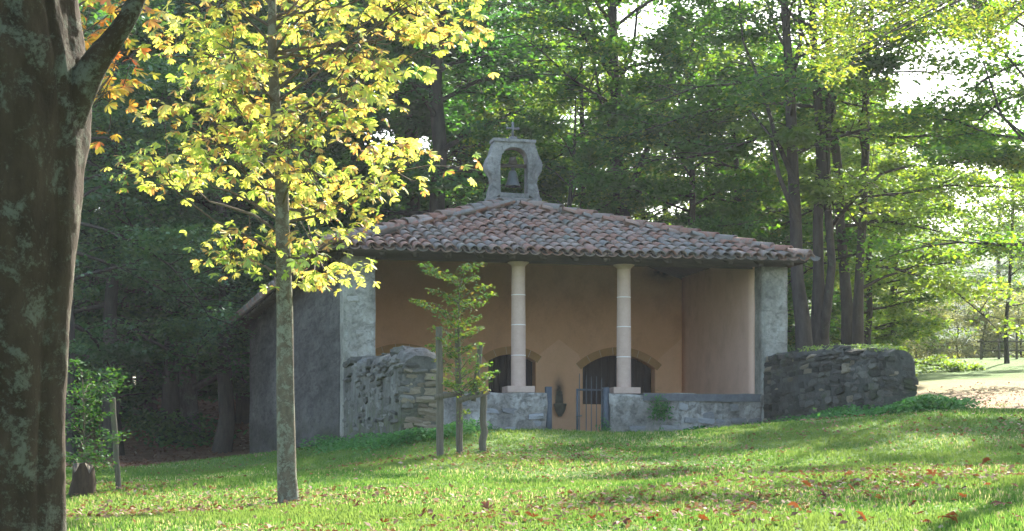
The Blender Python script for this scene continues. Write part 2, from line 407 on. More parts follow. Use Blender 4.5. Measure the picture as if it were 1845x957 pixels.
xs = np.concatenate([np.linspace(-400, -40, 19)[:-1], np.linspace(-40, -14, 27)[:-1], np.linspace(-14, 16, 121)[:-1], np.linspace(16, 50, 35)[:-1], np.linspace(50, 400, 19)])
ys = np.concatenate([np.linspace(-60, 8, 18)[:-1], np.linspace(8, 60, 261)[:-1], np.linspace(60, 110, 51)[:-1], np.linspace(110, 700, 40)])
GX, GY = np.meshgrid(xs, ys)
GZ = ground(GX, GY)
V = np.stack([GX.ravel(), GY.ravel(), GZ.ravel()], -1)
nx, ny = len(xs), len(ys)
ii = (np.arange(ny - 1)[:, None] * nx + np.arange(nx - 1)[None]).ravel()
Q = np.stack([ii, ii + 1, ii + nx + 1, ii + nx], -1)

def mat_ground():
    m, t = new_mat('ground_soil_and_turf'); N = NT(t); v = N.wpos()
    s = N.n('ShaderNodeSeparateXYZ'); N.l(v, s.inputs[0]); X, Y = s.outputs[0], s.outputs[1]
    wob = N.math('MULTIPLY', N.math('SUBTRACT', N.noise(v, 0.35, 4, 0.6), 0.5), 5.0)
    n2 = N.noise(v, 2.2, 8, 0.72); n3 = N.noise(v, 22, 4, 0.8)
    grass = N.ramp(N.math('ADD', N.math('MULTIPLY', n2, 0.6), N.math('MULTIPLY', n3, 0.4)), [(0.3, (0.045, 0.075, 0.018)), (0.5, (0.075, 0.14, 0.028)), (0.62, (0.12, 0.19, 0.04)), (0.75, (0.20, 0.19, 0.09))])
    soil = N.ramp(N.math('ADD', N.math('MULTIPLY', n2, 0.5), N.math('MULTIPLY', n3, 0.5)), [(0.3, (0.10, 0.058, 0.036)), (0.5, (0.22, 0.13, 0.08)), (0.7, (0.36, 0.25, 0.17))])
    tan = N.ramp(N.math('ADD', N.math('MULTIPLY', n2, 0.4), N.math('MULTIPLY', n3, 0.6)), [(0.33, (0.20, 0.12, 0.08)), (0.5, (0.36, 0.235, 0.17)), (0.72, (0.24, 0.25, 0.10))])
    # forest floor to the left of and behind the chapel
    yl = N.math('ADD', Y, wob)
    k1 = N.math('MULTIPLY', N.math('GREATER_THAN', yl, 42.5), N.math('LESS_THAN', X, 8.5))
    k2 = N.math('GREATER_THAN', yl, 86.0)
    k = N.math('MAXIMUM', k1, k2)
    # dry leafy strip on the right
    yd = N.math('DIVIDE', N.math('SUBTRACT', N.math('ADD', Y, N.math('MULTIPLY', wob, 0.8)), 44.5), 10.5)
    kt = N.math('MULTIPLY', N.math('SUBTRACT', 1.25, N.math('ABSOLUTE', yd), clamp=True), N.math('GREATER_THAN', X, 4.5))
    kt = N.math('MULTIPLY', kt, N.ramp(n3, [(0.25, (0.2, 0.2, 0.2)), (0.5, (1, 1, 1))]))
    c = N.mix(kt, grass, tan)
    c = N.mix(k, c, soil)
    N.out(c, 0.95, N.math('ADD', n3, n2), 0.03, 0.8, 0.1)
    return m
M['ground'] = mat_ground()
g = link('ground', npmesh('ground', V, Q), M['ground'], smooth=True)
tag(g, kind='structure')

# far wooded hill beyond the meadow
rngH = np.random.default_rng(5)
hx = np.linspace(-260, 420, 140); hy = np.linspace(330, 620, 60)
HX, HY = np.meshgrid(hx, hy)
HZ = 6 + 62 * np.exp(-((HX - 130) / 190.0) ** 2) * np.clip((HY - 335) / 190, 0, 1) ** 0.6
HZ += 2.5 * np.sin(HX * .23 + HY * .11) * np.sin(HY * .19) + rngH.normal(size=HX.shape) * 1.1
Vh = np.stack([HX.ravel(), HY.ravel(), HZ.ravel()], -1); nh = len(hx)
ih = (np.arange(len(hy) - 1)[:, None] * nh + np.arange(nh - 1)[None]).ravel()
M['hill'] = mat_noise('hill_woods', [(0.3, (0.03, 0.06, 0.02)), (0.7, (0.08, 0.12, 0.035))], 0.12, 6, 1.0, bscale=0.4, bdist=1.5)
tag(link('hill', npmesh('hill', Vh, np.stack([ih, ih + 1, ih + nh + 1, ih + nh], -1)), M['hill'], smooth=True), kind='structure')

# ------------------------------------------------------------------ grass, litter
def in_chapel(X, Y, m=0.1):
    s, t = w2loc(X, Y)
    a = (s > -m) & (s < 8.4 + m) & (t > -m) & (t < 16.8)
    b = (s > -m) & (s < 0.62 + m) & (t > -6.0 - m) & (t < 0.1)
    c = (s > 7.9 - m) & (s < 8.45 + m) & (t > -5.8 - m) & (t < 0.1)
    return a | b | c

def sample_lawn(rng, n, y0, y1, pw, margin=0.04, xr=0.27):
    u = rng.random(n)
    Y = (y0 ** pw + u * (y1 ** pw - y0 ** pw)) ** (1 / pw)
    X = (rng.random(n) * 2 - 1) * xr * Y
    return X, Y

rng = np.random.default_rng(11)
def build_grass():
    X, Y = sample_lawn(rng, 560000, 12.5, 46, 0.5)
    nz = np.sin(X * 1.1 + 1.3 * np.sin(Y * .7)) + np.sin(Y * 0.9 + 1.1 * np.sin(X * 1.3))
    left_edge = (X < -3.2) & (Y > 39.5 + 0.6 * nz)
    keep = ~in_chapel(X, Y, 0.02) & ~left_edge
    tan_zone = (X > 4.5) & (Y > 33.6 + .6 * nz + .35 * (X - 6)) & (rng.random(len(X)) < 0.88)
    patch = (nz > 1.2) & (rng.random(len(X)) < 0.35)
    keep &= ~tan_zone & ~patch
    X, Y = X[keep], Y[keep]
    # clump: pull towards cell centres a bit
    cell = 0.16
    ca_, sa_ = math.cos(.61), math.sin(.61); U = X * ca_ + Y * sa_; W_g = -X * sa_ + Y * ca_
    iu, iw = np.floor(U / cell), np.floor(W_g / cell)
    h1 = np.modf(np.abs(np.sin(iu * 12.9898 + iw * 78.233) * 43758.5453))[0]; h2 = np.modf(np.abs(np.sin(iu * 39.346 + iw * 11.135) * 24634.6345))[0]
    cu, cw = (iu + h1) * cell, (iw + h2) * cell
    cx = cu * ca_ - cw * sa_; cy = cu * sa_ + cw * ca_
    k = rng.random(len(X)) * .6
    X = X * (1 - k) + cx * k; Y = Y * (1 - k) + cy * k
    n = len(X); Z = ground(X, Y) - 0.004
    h = (0.015 + 0.042 * rng.random(n) ** 2.2) * (1 + 0.35 * np.sin(X * 2.3) * np.sin(Y * 1.9))
    wd = 0.004 + 0.006 * rng.random(n) + 0.00015 * Y
    az = rng.random(n) * 2 * PI; lean = rng.random(n) * 0.7
    B = np.stack([X, Y, Z], -1); side = np.stack([np.cos(az), np.sin(az), np.zeros(n)], -1) * wd[:, None]
    tip = B + np.stack([-np.sin(az) * lean * h, np.cos(az) * lean * h, h], -1)
    Vg = np.stack([B - side, B + side, tip], 1).reshape(-1, 3)
    a = np.clip(rng.random(n) * 0.9 + 0.08 * np.sin(X * .8 + Y), 0, 1)
    o = link('grass', npmesh('grass', Vg, np.arange(3 * n).reshape(-1, 3), np.repeat(a, 3)), M['grass'])
    tag(o, 'short green lawn grass sloping up to the chapel', 'grass', kind='stuff')
build_grass()

def leaf_quads(C, nrm, L, Wd, rng, fold=0.0):
    n = len(C)
    r = rng.normal(size=(n, 3)); a = r - nrm * np.sum(r * nrm, 1)[:, None]; a /= np.linalg.norm(a, axis=1)[:, None] + 1e-9
    b = np.cross(nrm, a)
    L = np.broadcast_to(L, n)[:, None]; Wd = np.broadcast_to(Wd, n)[:, None]
    V = np.stack([C - a * L / 2, C + b * Wd / 2 + nrm * fold * Wd, C + a * L / 2, C - b * Wd / 2 + nrm * fold * Wd], 1).reshape(-1, 3)
    return V, np.arange(4 * n).reshape(-1, 4)

def unit(a): return a / (np.linalg.norm(a, axis=-1, keepdims=True) + 1e-9)

def build_litter():
    X, Y = sample_lawn(rng, 50000, 12.5, 52, 0.8)
    nz = np.sin(X * .9 + 1.7 * np.sin(Y * .5)) + np.sin(Y * 0.7 + 1.4 * np.sin(X * .9))
    keep = ~in_chapel(X, Y, 0.0) & (rng.random(len(X)) < np.clip(0.34 + 0.3 * nz, 0.05, 1)) & ~((Y > 31) & (X < 4.5) & (rng.random(len(X)) < .8))
    X, Y = X[keep], Y[keep]; n = len(X)
    C = np.stack([X, Y, ground(X, Y) + 0.02 + 0.025 * rng.random(n)], -1)
    nr = unit(np.stack([rng.normal(size=n) * .45, rng.normal(size=n) * .45, np.ones(n)], -1))
    L = 0.03 + 0.055 * rng.random(n) ** 1.5
    Vl, Fl = leaf_quads(C, nr, L, L * 0.6, rng, 0.15)
    o = link('leaf_litter', npmesh('leaf_litter', Vl, Fl, np.repeat(rng.random(n), 4)), M['litter'])
    tag(o, 'small dry brown and pale fallen leaves strewn over the lawn', 'leaf litter', kind='stuff')
    # forest floor litter, left of the chapel
    X = rng.uniform(-16, -3.5, 9000); Y = rng.uniform(41, 75, 9000)
    keep = ~in_chapel(X, Y, 0.0); X, Y = X[keep], Y[keep]; n = len(X)
    C = np.stack([X, Y, ground(X, Y) + 0.03], -1)
    nr = unit(np.stack([rng.normal(size=n) * .5, rng.normal(size=n) * .5, np.ones(n)], -1))
    L = 0.07 + 0.08 * rng.random(n)
    Vl, Fl = leaf_quads(C, nr, L, L * 0.6, rng, 0.15)
    o = link('forest_litter', npmesh('forest_litter', Vl, Fl, np.repeat(rng.random(n) * .6, 4)), M['litter'])
    tag(o, 'brown leaf litter on the shaded woodland floor left of the chapel', 'leaf litter', kind='stuff')
build_litter()

# larger curled rust-coloured leaves lying in the foreground, one by one
def palm_leaf_mesh(name, seed, size=0.17, nl=5):
    r = np.random.default_rng(seed); Vs = []; Fs = []
    for k in range(nl):
        a = (k - (nl - 1) / 2) * 0.62 + r.normal() * .1
        L = size * (1 - 0.12 * abs(k - (nl - 1) / 2)) * r.uniform(.8, 1.1); up = r.uniform(0.05, 0.5)
        d = np.array([math.cos(a), math.sin(a), 0]); e = np.array([-math.sin(a), math.cos(a), 0]); z = np.array([0, 0, 1.0])
        b = len(Vs) * 1
        Vs += [np.zeros(3), d * L * .55 + e * L * .17 + z * L * up * .9, d * L + z * L * up * r.uniform(-.3, .9), d * L * .55 - e * L * .17 + z * L * up * .9, d * L * .5 + z * L * up * .4]
        Fs += [[b, b + 4, b + 1], [b + 1, b + 4, b + 2], [b, b + 3, b + 4], [b + 3, b + 2, b + 4]]
    return npmesh(name, np.array(Vs), np.array(Fs))
fl_mesh = [palm_leaf_mesh('fallen_leaf', 30 + i) for i in range(5)]
for m_ in fl_mesh: m_.materials.append(M['rust_leaf'])
big_px = [(1645, 882), (1540, 893), (1640, 920), (1505, 940), (1440, 922), (1180, 938), (1065, 943), (1330, 937), (1350, 925), (1460, 885), (1620, 875), (1650, 935),
          (1700, 938), (1740, 905), (1785, 880), (1810, 915), (1750, 862), (1680, 862), (1590, 905), (1560, 950), (1265, 945), (1215, 930), (1390, 948), (1725, 950),
          (1830, 940), (1835, 885), (1490, 905), (1410, 900), (1660, 950), (1120, 948), (960, 940), (840, 950), (760, 938), (690, 950), (880, 925), (1010, 925), (640, 920), (1520, 862), (1600, 848), (1770, 838)]
for i, (px, py) in enumerate(big_px):
    # march the view ray to the ground
    yy = np.linspace(12, 40, 800); p = P3(px, py, 1.0); zz = EYE + (p[2] - EYE) * yy; xx = p[0] * yy
    d = zz - ground(xx, yy); j = int(np.argmax(d < 0)) if (d < 0).any() else 60
    o = link('fallen_leaf', fl_mesh[i % 5])
    o.location = (xx[j], yy[j], gz(xx[j], yy[j]) + 0.035)
    s = random.uniform(.4, .8); o.scale = (s, s, s)
    o.rotation_euler = (random.uniform(-.6, .6), random.uniform(-.6, .6), random.uniform(0, 6.28))
    tag(o, 'large curled rust brown leaf lying on the foreground lawn', 'leaf', 'rust brown leaves on the foreground lawn')

# ------------------------------------------------------------------ trees
def lerp_path(P, f):
    P = np.asarray(P); n = len(P) - 1; x = min(max(f, 0), 1) * n; i = min(int(x), n - 1); return P[i] * (1 - (x - i)) + P[i + 1] * (x - i)

def gen_tree(seed, path, r0, r1, crown0=0.2, spread=4.5, n_limbs=26, leaves=45000, leaf=0.13, up=(0.15, 1.0), sides=9, flare=0.5, shape='round', trunk_stop=1.0, spray_t=0.10, bias=None, dens=1.0):
    """returns (wood bag, crown bag) in the coordinates of path"""
    r = np.random.default_rng(seed); W = Bag(); P = np.asarray(path, float); n = len(P)
    f = np.linspace(0, 1, n)
    R = r0 * (1 - f) ** 0.8 + r1; R[0] *= 1 + flare
    if n > 2: R[1] *= 1 + flare * .25
    V, Fq = tube(P, R, sides, wob=0.05, rng=r); W.add(V, Fq)
    subs = []
    for k in range(n_limbs):
        fk = crown0 + (1 - crown0) * ((k + r.random()) / n_limbs) ** 0.9
        s = lerp_path(P, fk); az = k * 2.4 + r.normal() * .4
        g_ = (fk - crown0) / (1 - crown0)
        if shape == 'round': prof = math.sin(PI * min(1, 0.22 + 0.78 * g_)) ** 0.6 * 0.95 + 0.1
        elif shape == 'cone': prof = (1 - g_) * .9 + .12
        else: prof = 0.9 - 0.35 * g_
        L = spread * prof * r.uniform(.7, 1.15); el = up[0] + (up[1] - up[0]) * g_ + r.normal() * .12
        if bias is not None: L *= 1 + bias[0] * math.cos(az - bias[1])
        d = np.array([math.cos(az) * math.cos(el), math.sin(az) * math.cos(el), math.sin(el)])
        m = 6; pts = [s]; dd = d.copy()
        for q in range(m - 1):
            dd = unit(dd + r.normal(size=3) * .12 + np.array([0, 0, -0.07])); pts.append(pts[-1] + dd * L / (m - 1))
        pts = np.array(pts); rl = max(0.012, (r0 * (1 - fk) ** .8 + r1) * 0.42)
        V, Fq = tube(pts, np.linspace(rl, 0.008, m), 5); W.add(V, Fq)
        ns = max(4, int(5 + L * 1.6))
        for q in range(ns):
            u = 0.18 + 0.82 * (q + r.random()) / ns; s2 = lerp_path(pts, u)
            sd_ = (1 if q % 2 else -1); hd = math.atan2(dd[1], dd[0]) + sd_ * r.uniform(.5, 1.15) * (1.1 - .4 * u)
            L2 = L * r.uniform(.22, .42) * (1.15 - .6 * u) + .3; e2 = r.normal() * .22 + .08
            p = [s2, s2 + np.array([math.cos(hd) * L2 * .5, math.sin(hd) * L2 * .5, math.sin(e2) * L2 * .5]), s2 + np.array([math.cos(hd) * L2, math.sin(hd) * L2, math.sin(e2) * L2 - .08 * L2])]
            V, Fq = tube(p, [rl * .3, rl * .2, .004], 3); W.add(V, Fq)
            subs.append((p[0], p[1], p[2], L2))
    # leaves
    S = np.array([[a, b, c] for a, b, c, _ in subs]); Ls = np.array([x[3] for x in subs])
    pw_ = Ls * np.exp(r.normal(size=len(Ls)) * 1.0) + 1e-6; cnt = r.choice(len(subs), size=leaves, p=pw_ / pw_.sum())
    # clumpiness: drop some sprays, thicken others
    wgt = r.random(len(subs)) < 0.78; cnt = cnt[wgt[cnt]]
    n = len(cnt); u = r.random(n) ** .75
    c0, c1, c2 = S[cnt, 0], S[cnt, 1], S[cnt, 2]
    base = np.where((u < .5)[:, None], c0 + (c1 - c0) * (u * 2)[:, None], c1 + (c2 - c1) * (u * 2 - 1)[:, None])
    L2 = Ls[cnt]
    off = r.normal(size=(n, 3)) * np.stack([L2 * .19, L2 * .19, np.full(n, spray_t)], -1)
    C = base + off; C[:, 2] -= 0.12 * np.hypot(off[:, 0], off[:, 1])
    nr = unit(np.stack([r.normal(size=n) * .55, r.normal(size=n) * .55, np.ones(n)], -1))
    lf = leaf * r.uniform(.65, 1.3, n)
    V, Fq = leaf_quads(C, nr, lf, lf * .62, r, 0.12)
    srnd = r.random(len(subs)); a = np.clip(srnd[cnt] * .55 + r.random(n) * .45, 0, 1)
    Cr = Bag(); Cr.add(V, Fq, np.repeat(a, 4))
    return W, Cr

def straight(h, seed, n=12, wander=0.25, lean=(0, 0)):
    r = np.random.default_rng(seed); P = np.zeros((n, 3)); P[:, 2] = np.linspace(-0.4, h, n)
    w_ = np.cumsum(r.normal(size=(n, 2)) * wander / math.sqrt(n), axis=0); P[:, :2] = w_ - w_[0]
    P[:, 0] += lean[0] * P[:, 2]; P[:, 1] += lean[1] * P[:, 2]
    return P

VAR = {}
def variant(key, **kw):
    path = kw.pop('path'); bark = kw.pop('bark', 'bark_forest'); lm = kw.pop('leafmat')
    Wd, Cr = gen_tree(path=path, **kw)
    mw = Wd.mesh('trunk'); mw.materials.append(M[bark]); mw.polygons.foreach_set('use_smooth', np.ones(len(mw.polygons), dtype=bool))
    mc = Cr.mesh('crown'); mc.materials.append(M[lm])
    VAR[key] = (mw, mc)

def put_tree(key, name, x, y, rz, sc, label, group=None, cat='tree', dz=0.0):
    mw, mc = VAR[key]
    root = empty(name, (x, y, gz(x, y) + dz), rz); root.scale = (sc, sc, sc)
    tag(root, label, cat, group)
    link('trunk', mw, None, root); link('crown', mc, None, root)
    return root

variant('broad_a', seed=1, path=straight(19, 1), r0=.30, r1=.03, crown0=.16, spread=5.2, n_limbs=34, leaves=30000, leaf=.19, leafmat='leaf_green')
variant('broad_b', seed=2, path=straight(21, 2), r0=.33, r1=.03, crown0=.22, spread=5.6, n_limbs=34, leaves=30000, leaf=.19, leafmat='leaf_green')
variant('light_a', seed=3, path=straight(15, 3), r0=.20, r1=.02, crown0=.10, spread=4.4, n_limbs=32, leaves=34000, leaf=.17, leafmat='leaf_light')
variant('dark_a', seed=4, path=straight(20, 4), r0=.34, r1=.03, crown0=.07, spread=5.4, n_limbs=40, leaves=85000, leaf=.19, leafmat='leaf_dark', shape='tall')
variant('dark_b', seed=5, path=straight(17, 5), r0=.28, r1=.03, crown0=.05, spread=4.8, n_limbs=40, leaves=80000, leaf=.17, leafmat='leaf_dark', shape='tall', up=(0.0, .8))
variant('bush', seed=6, path=straight(3.6, 6), r0=.06, r1=.01, crown0=.05, spread=2.0, n_limbs=20, leaves=16000, leaf=.11, leafmat='leaf_light', up=(.2, 1.1))

variant('under', seed=12, path=straight(9.5, 12), r0=.12, r1=.015, crown0=.05, spread=3.4, n_limbs=34, leaves=44000, leaf=.14, leafmat='leaf_light', up=(-.05, .9))
variant('under_green', seed=13, path=straight(10.5, 13), r0=.14, r1=.015, crown0=.06, spread=3.6, n_limbs=34, leaves=46000, leaf=.15, leafmat='leaf_green', up=(-.05, .9))
variant('fringe', seed=14, path=straight(15, 14), r0=.22, r1=.02, crown0=.26, spread=4.6, n_limbs=30, leaves=42000, leaf=.16, leafmat='leaf_mid', up=(-.15, .8))
def at(px, Y): return (px - 922.5) / F * Y

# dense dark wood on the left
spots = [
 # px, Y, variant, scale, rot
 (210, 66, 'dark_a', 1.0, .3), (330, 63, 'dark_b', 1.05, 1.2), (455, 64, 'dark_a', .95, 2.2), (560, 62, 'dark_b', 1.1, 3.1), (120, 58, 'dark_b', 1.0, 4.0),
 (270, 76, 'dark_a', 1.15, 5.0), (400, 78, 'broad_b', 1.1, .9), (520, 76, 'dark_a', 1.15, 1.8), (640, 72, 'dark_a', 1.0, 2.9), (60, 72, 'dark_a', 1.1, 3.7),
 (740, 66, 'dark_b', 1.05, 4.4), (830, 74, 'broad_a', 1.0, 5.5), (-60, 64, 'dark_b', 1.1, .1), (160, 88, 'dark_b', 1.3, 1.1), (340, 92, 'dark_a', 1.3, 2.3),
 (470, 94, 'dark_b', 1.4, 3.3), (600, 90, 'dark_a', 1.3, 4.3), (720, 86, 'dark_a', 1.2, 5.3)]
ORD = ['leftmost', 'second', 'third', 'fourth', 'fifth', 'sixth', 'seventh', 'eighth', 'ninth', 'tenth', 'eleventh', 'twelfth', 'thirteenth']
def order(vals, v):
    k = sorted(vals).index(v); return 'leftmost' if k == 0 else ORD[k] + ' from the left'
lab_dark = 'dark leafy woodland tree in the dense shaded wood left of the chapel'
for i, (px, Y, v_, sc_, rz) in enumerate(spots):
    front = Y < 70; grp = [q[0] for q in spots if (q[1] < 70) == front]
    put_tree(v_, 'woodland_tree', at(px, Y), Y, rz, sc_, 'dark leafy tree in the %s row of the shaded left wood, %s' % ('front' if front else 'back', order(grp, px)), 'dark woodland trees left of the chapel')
# lighter wood behind and to the right
spots2 = [
 (920, 84, 'broad_b', .8, .5), (995, 74, 'light_a', .85, 1.5), (1065, 86, 'broad_a', .7, 2.6), (1190, 78, 'light_a', .7, 3.6), (1270, 68, 'light_a', .9, 4.6),
 (1505, 72, 'light_a', .6, 2.8),
 (1040, 64, 'light_a', .8, 4.1), (1610, 76, 'light_a', .55, 5.2)]
lab_l = 'sunlit broadleaf tree in the open wood behind the chapel'
for i, (px, Y, v_, sc_, rz) in enumerate(spots2):
    put_tree(v_, 'woodland_tree', at(px, Y), Y, rz, sc_, 'sunlit broadleaf tree in the open wood behind the chapel, ' + order([q[0] for q in spots2], px), 'sunlit woodland trees behind the chapel')

us_ = [(1395, 62, 'under', .95, .2), (1490, 66, 'under', 1.0, 1.4), (1570, 60, 'under', .85, 2.5), (1618, 66, 'under', .8, 3.6), (1330, 60, 'under_green', 1.0, 4.2), (1235, 56, 'under_green', .95, 5.0), (1015, 57, 'under_green', .85, .8), (1160, 68, 'under', 1.0, 2.2), (950, 66, 'under', 1.0, 3.0)]
for i, (px, Y, v_, sc_, rz) in enumerate(us_):
    put_tree(v_, 'young_tree', at(px, Y), Y, rz, sc_, 'low leafy young tree growing close behind the chapel and right wall, ' + order([q[0] for q in us_], px), 'young trees behind the chapel')
fr_ = [(205, 56, 'fringe', .95, .5), (395, 57, 'fringe', .9, 2.0), (300, 59, 'fringe', 1.0, 3.4), (130, 50, 'fringe', .8, 5.0)]
for i, (px, Y, v_, sc_, rz) in enumerate(fr_):
    put_tree(v_, 'woodland_tree', at(px, Y), Y, rz, sc_, 'tree with boughs sweeping down at the left wood edge, ' + order([q[0] for q in fr_], px), 'trees at the edge of the left wood')
for px, Y, rz in ((790, 60, 1.0), (880, 74, 2.5)):
    put_tree('dark_b', 'woodland_tree', at(px, Y), Y, rz, 1.05, 'dark tree behind the roof slope %s of the belfry' % ('well left' if px < 850 else 'just left'), 'dark woodland trees left of the chapel')
for X_, Y_, v_, rz in ((17.5, 49, 'broad_a', 1.0), (24, 56, 'broad_a', 3.0)):  # unseen trees added outside the view to throw shade on the lawn
    put_tree(v_, 'woodland_tree', X_, Y_, rz, .95, 'added unseen shade tree beyond the right edge of the view, %s one' % ('nearer' if Y_ < 50 else 'farther'), 'added shade trees outside the view')

# trees whose trunks are seen one by one
def traced_tree(name, pts, Y, r_px, label, leafmat='leaf_green', bark='bark_forest', top=None, limbs=None, group=None, **kw):
    """pts: (px, py) from the foot up, in the plane Y; grows on above the frame"""
    q = [P3(px, py, Y) for px, py in pts]
    base = np.array([q[0][0], Y, gz(q[0][0], Y) - .3])
    path = [base + 0.0] + q[1:]
    rr = np.random.default_rng(kw.get('seed', 1))
    if top:
        d = unit(path[-1] - path[-2])
        for k in range(4):
            d = unit(d + rr.normal(size=3) * .06 + np.array([0, 0, .1])); path.append(path[-1] + d * top / 4)
    path = np.array(path) - np.array([base[0], base[1], base[2] + .3])
    # depth wander so that the trunk is not in one plane
    path[:, 1] += np.cumsum(rr.normal(size=len(path)) * .12); path[:, 1] -= path[0, 1]
    m = Y / F
    Wd, Cr = gen_tree(path=path, r0=r_px * m, r1=.03, **kw)
    for lb in (limbs or []):
        p = [P3(a, b, Y) - np.array([base[0], base[1], base[2] + .3]) for a, b, _ in lb]
        for j, pp in enumerate(p): pp[1] += 0.0 if j == 0 else rr.normal() * .4
        V, Fq = tube(p, [c * m for _, _, c in lb], 6); Wd.add(V, Fq)
    root = empty(name, (base[0], base[1], base[2] + .3)); tag(root, label, 'tree', group)
    Wd.obj('trunk', M[bark], root, True); Cr.obj('crown', M[leafmat], root)
    return root

traced_tree('beech_tree', [(1122, 560), (1120, 400), (1116, 340), (1108, 270), (1112, 180), (1106, 90), (1104, 0)], 58, 13,
            'dark forked tree rising straight behind the chapel roof', seed=21, top=6, crown0=.3, spread=5.2, n_limbs=28, leaves=34000, leaf=.17,
            limbs=[[(1128, 352, 7), (1150, 310, 6), (1185, 220, 5), (1215, 120, 3), (1245, 20, 2)], [(1108, 120, 6), (1080, 70, 4), (1058, 20, 3), (1040, -40, 2)],
                   [(1110, 250, 4), (1085, 190, 3), (1070, 120, 2)], [(1116, 150, 4), (1140, 90, 3), (1150, 10, 2)]])
traced_tree('beech_tree', [(1458, 640), (1448, 580), (1440, 500), (1436, 400), (1430, 300), (1424, 200), (1418, 100), (1410, 0)], 51, 11.5,
            'tall dark trunk just right of the roof, left one of the clump behind the wall', seed=22, top=7, crown0=.38, spread=5.0, n_limbs=26, leaves=27000, leaf=.155,
            limbs=[[(1432, 330, 5), (1395, 250, 4), (1370, 160, 3), (1345, 60, 2), (1330, -30, 1.5)], [(1436, 400, 5), (1400, 320, 4), (1385, 250, 3), (1350, 180, 2)],
                   [(1424, 160, 5), (1440, 80, 4), (1445, -30, 3)]])
traced_tree('beech_tree', [(1478, 640), (1478, 580), (1476, 500), (1474, 400), (1480, 300), (1474, 200), (1466, 100), (1463, 0)], 52, 10,
            'thickest double trunk with flared root in the clump behind the right wall', seed=23, top=7, crown0=.4, spread=5.2, n_limbs=24, leaves=27000, leaf=.155, flare=1.2,
            limbs=[[(1484, 610, 9), (1493, 480, 7.5), (1492, 380, 7), (1495, 250, 6), (1492, 120, 5), (1486, 0, 3.5)],
                   [(1492, 430, 6), (1512, 395, 5), (1536, 360, 4), (1580, 320, 3), (1640, 300, 2)],
                   [(1490, 330, 5), (1500, 240, 4), (1520, 130, 3), (1530, 20, 2)]])
traced_tree('beech_tree', [(1530, 640), (1526, 560), (1522, 480), (1516, 400), (1512, 320), (1502, 230), (1496, 140), (1490, 20)], 55, 9,
            'medium trunk third from the left in the clump behind the right wall', seed=24, top=5, crown0=.25, spread=4.6, n_limbs=24, leaves=27000, leaf=.145, leafmat='leaf_light',
            limbs=[[(1520, 440, 4), (1560, 400, 3), (1620, 395, 2), (1690, 420, 1)]])
traced_tree('beech_tree', [(1546, 640), (1545, 560), (1549, 480), (1556, 400), (1560, 340), (1563, 250), (1562, 150), (1570, 30)], 54, 7,
            'slender trunk furthest right in the clump behind the right wall', seed=25, top=4, crown0=.15, spread=4.6, n_limbs=26, leaves=30000, leaf=.15, leafmat='leaf_light', up=(-.05, .9), bias=(.3, 0),
            limbs=[[(1552, 520, 4), (1590, 500, 3), (1650, 480, 2), (1720, 478, 1.2)]])
traced_tree('beech_tree', [(1935, 660), (1930, 560), (1925, 450), (1912, 300), (1900, 200), (1896, 100), (1890, 0)], 46, 9,
            'leafy tree spreading over the meadow from the right edge of the picture', seed=26, top=7, crown0=.16, spread=4.0, n_limbs=34, leaves=46000, leaf=.14, leafmat='leaf_green',
            limbs=[[(1915, 340, 4), (1860, 260, 3), (1810, 200, 2.5), (1775, 110, 1.5)], [(1920, 420, 4), (1870, 340, 3), (1836, 260, 2.5), (1800, 180, 1.5)]])
traced_tree('small_tree', [(1815, 655), (1813, 620), (1812, 590), (1816, 520), (1818, 460)], 70, 2.2,
            'small thin tree by the rail fence across the meadow', seed=27, top=3, crown0=.3, spread=2.6, n_limbs=16, leaves=9000, leaf=.13, leafmat='leaf_light')
# pale trunk on the left, in the dark wood
traced_tree('ivy_tree', [(336, 790), (336, 740), (333, 690), (330, 600), (334, 500), (330, 400)], 60, 20,
            'broad pale trunk with mossy foot in the dark wood left of the chapel', seed=28, top=12, crown0=.16, spread=5.4, n_limbs=30, leaves=52000, leaf=.15, leafmat='leaf_dark', bark='bark_pale', flare=.6)
traced_tree('woodland_tree', [(268, 790), (268, 700), (264, 600), (268, 450)], 68, 12,
            'slim dark trunk left of the pale trunk in the shaded wood', seed=29, top=12, crown0=.25, spread=4.8, n_limbs=26, leaves=36000, leaf=.16, leafmat='leaf_dark')

# undergrowth and far hedge
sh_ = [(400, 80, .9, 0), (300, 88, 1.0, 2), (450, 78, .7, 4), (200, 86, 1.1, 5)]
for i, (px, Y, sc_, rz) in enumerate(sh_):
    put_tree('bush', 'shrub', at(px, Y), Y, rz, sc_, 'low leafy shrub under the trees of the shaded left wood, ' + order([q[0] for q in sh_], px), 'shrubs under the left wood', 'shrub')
M['leaf_pale'] = mat_leaf('leaf_pale', [(0, (0.14, 0.17, 0.08)), (0.6, (0.26, 0.28, 0.15)), (1, (0.40, 0.38, 0.24))], 0.5, 0.06)
variant('pale_bush', seed=9, path=straight(3.0, 6), r0=.05, r1=.01, crown0=.03, spread=2.2, n_limbs=20, leaves=12000, leaf=.10, leafmat='leaf_pale', up=(.2, 1.2))
hs_ = [(1655, 80, .75), (1690, 79, .7), (1725, 81, .8), (1765, 80, .75), (1800, 82, .85), (1845, 80, .8), (1620, 82, .9), (1885, 81, .8), (1590, 84, 1.0)]
for i, (px, Y, sc_) in enumerate(hs_):
    put_tree('pale_bush', 'hedge_shrub', at(px, Y), Y, i * 1.3, sc_, 'pale silvery shrub in the hedge across the far meadow, ' + order([q[0] for q in hs_], px), 'shrubs of the far meadow hedge', 'shrub')
ft_ = [(1640, 120, 'light_a', .62), (1800, 125, 'broad_a', .72), (1880, 118, 'light_a', .9), (1560, 130, 'broad_b', .9)]
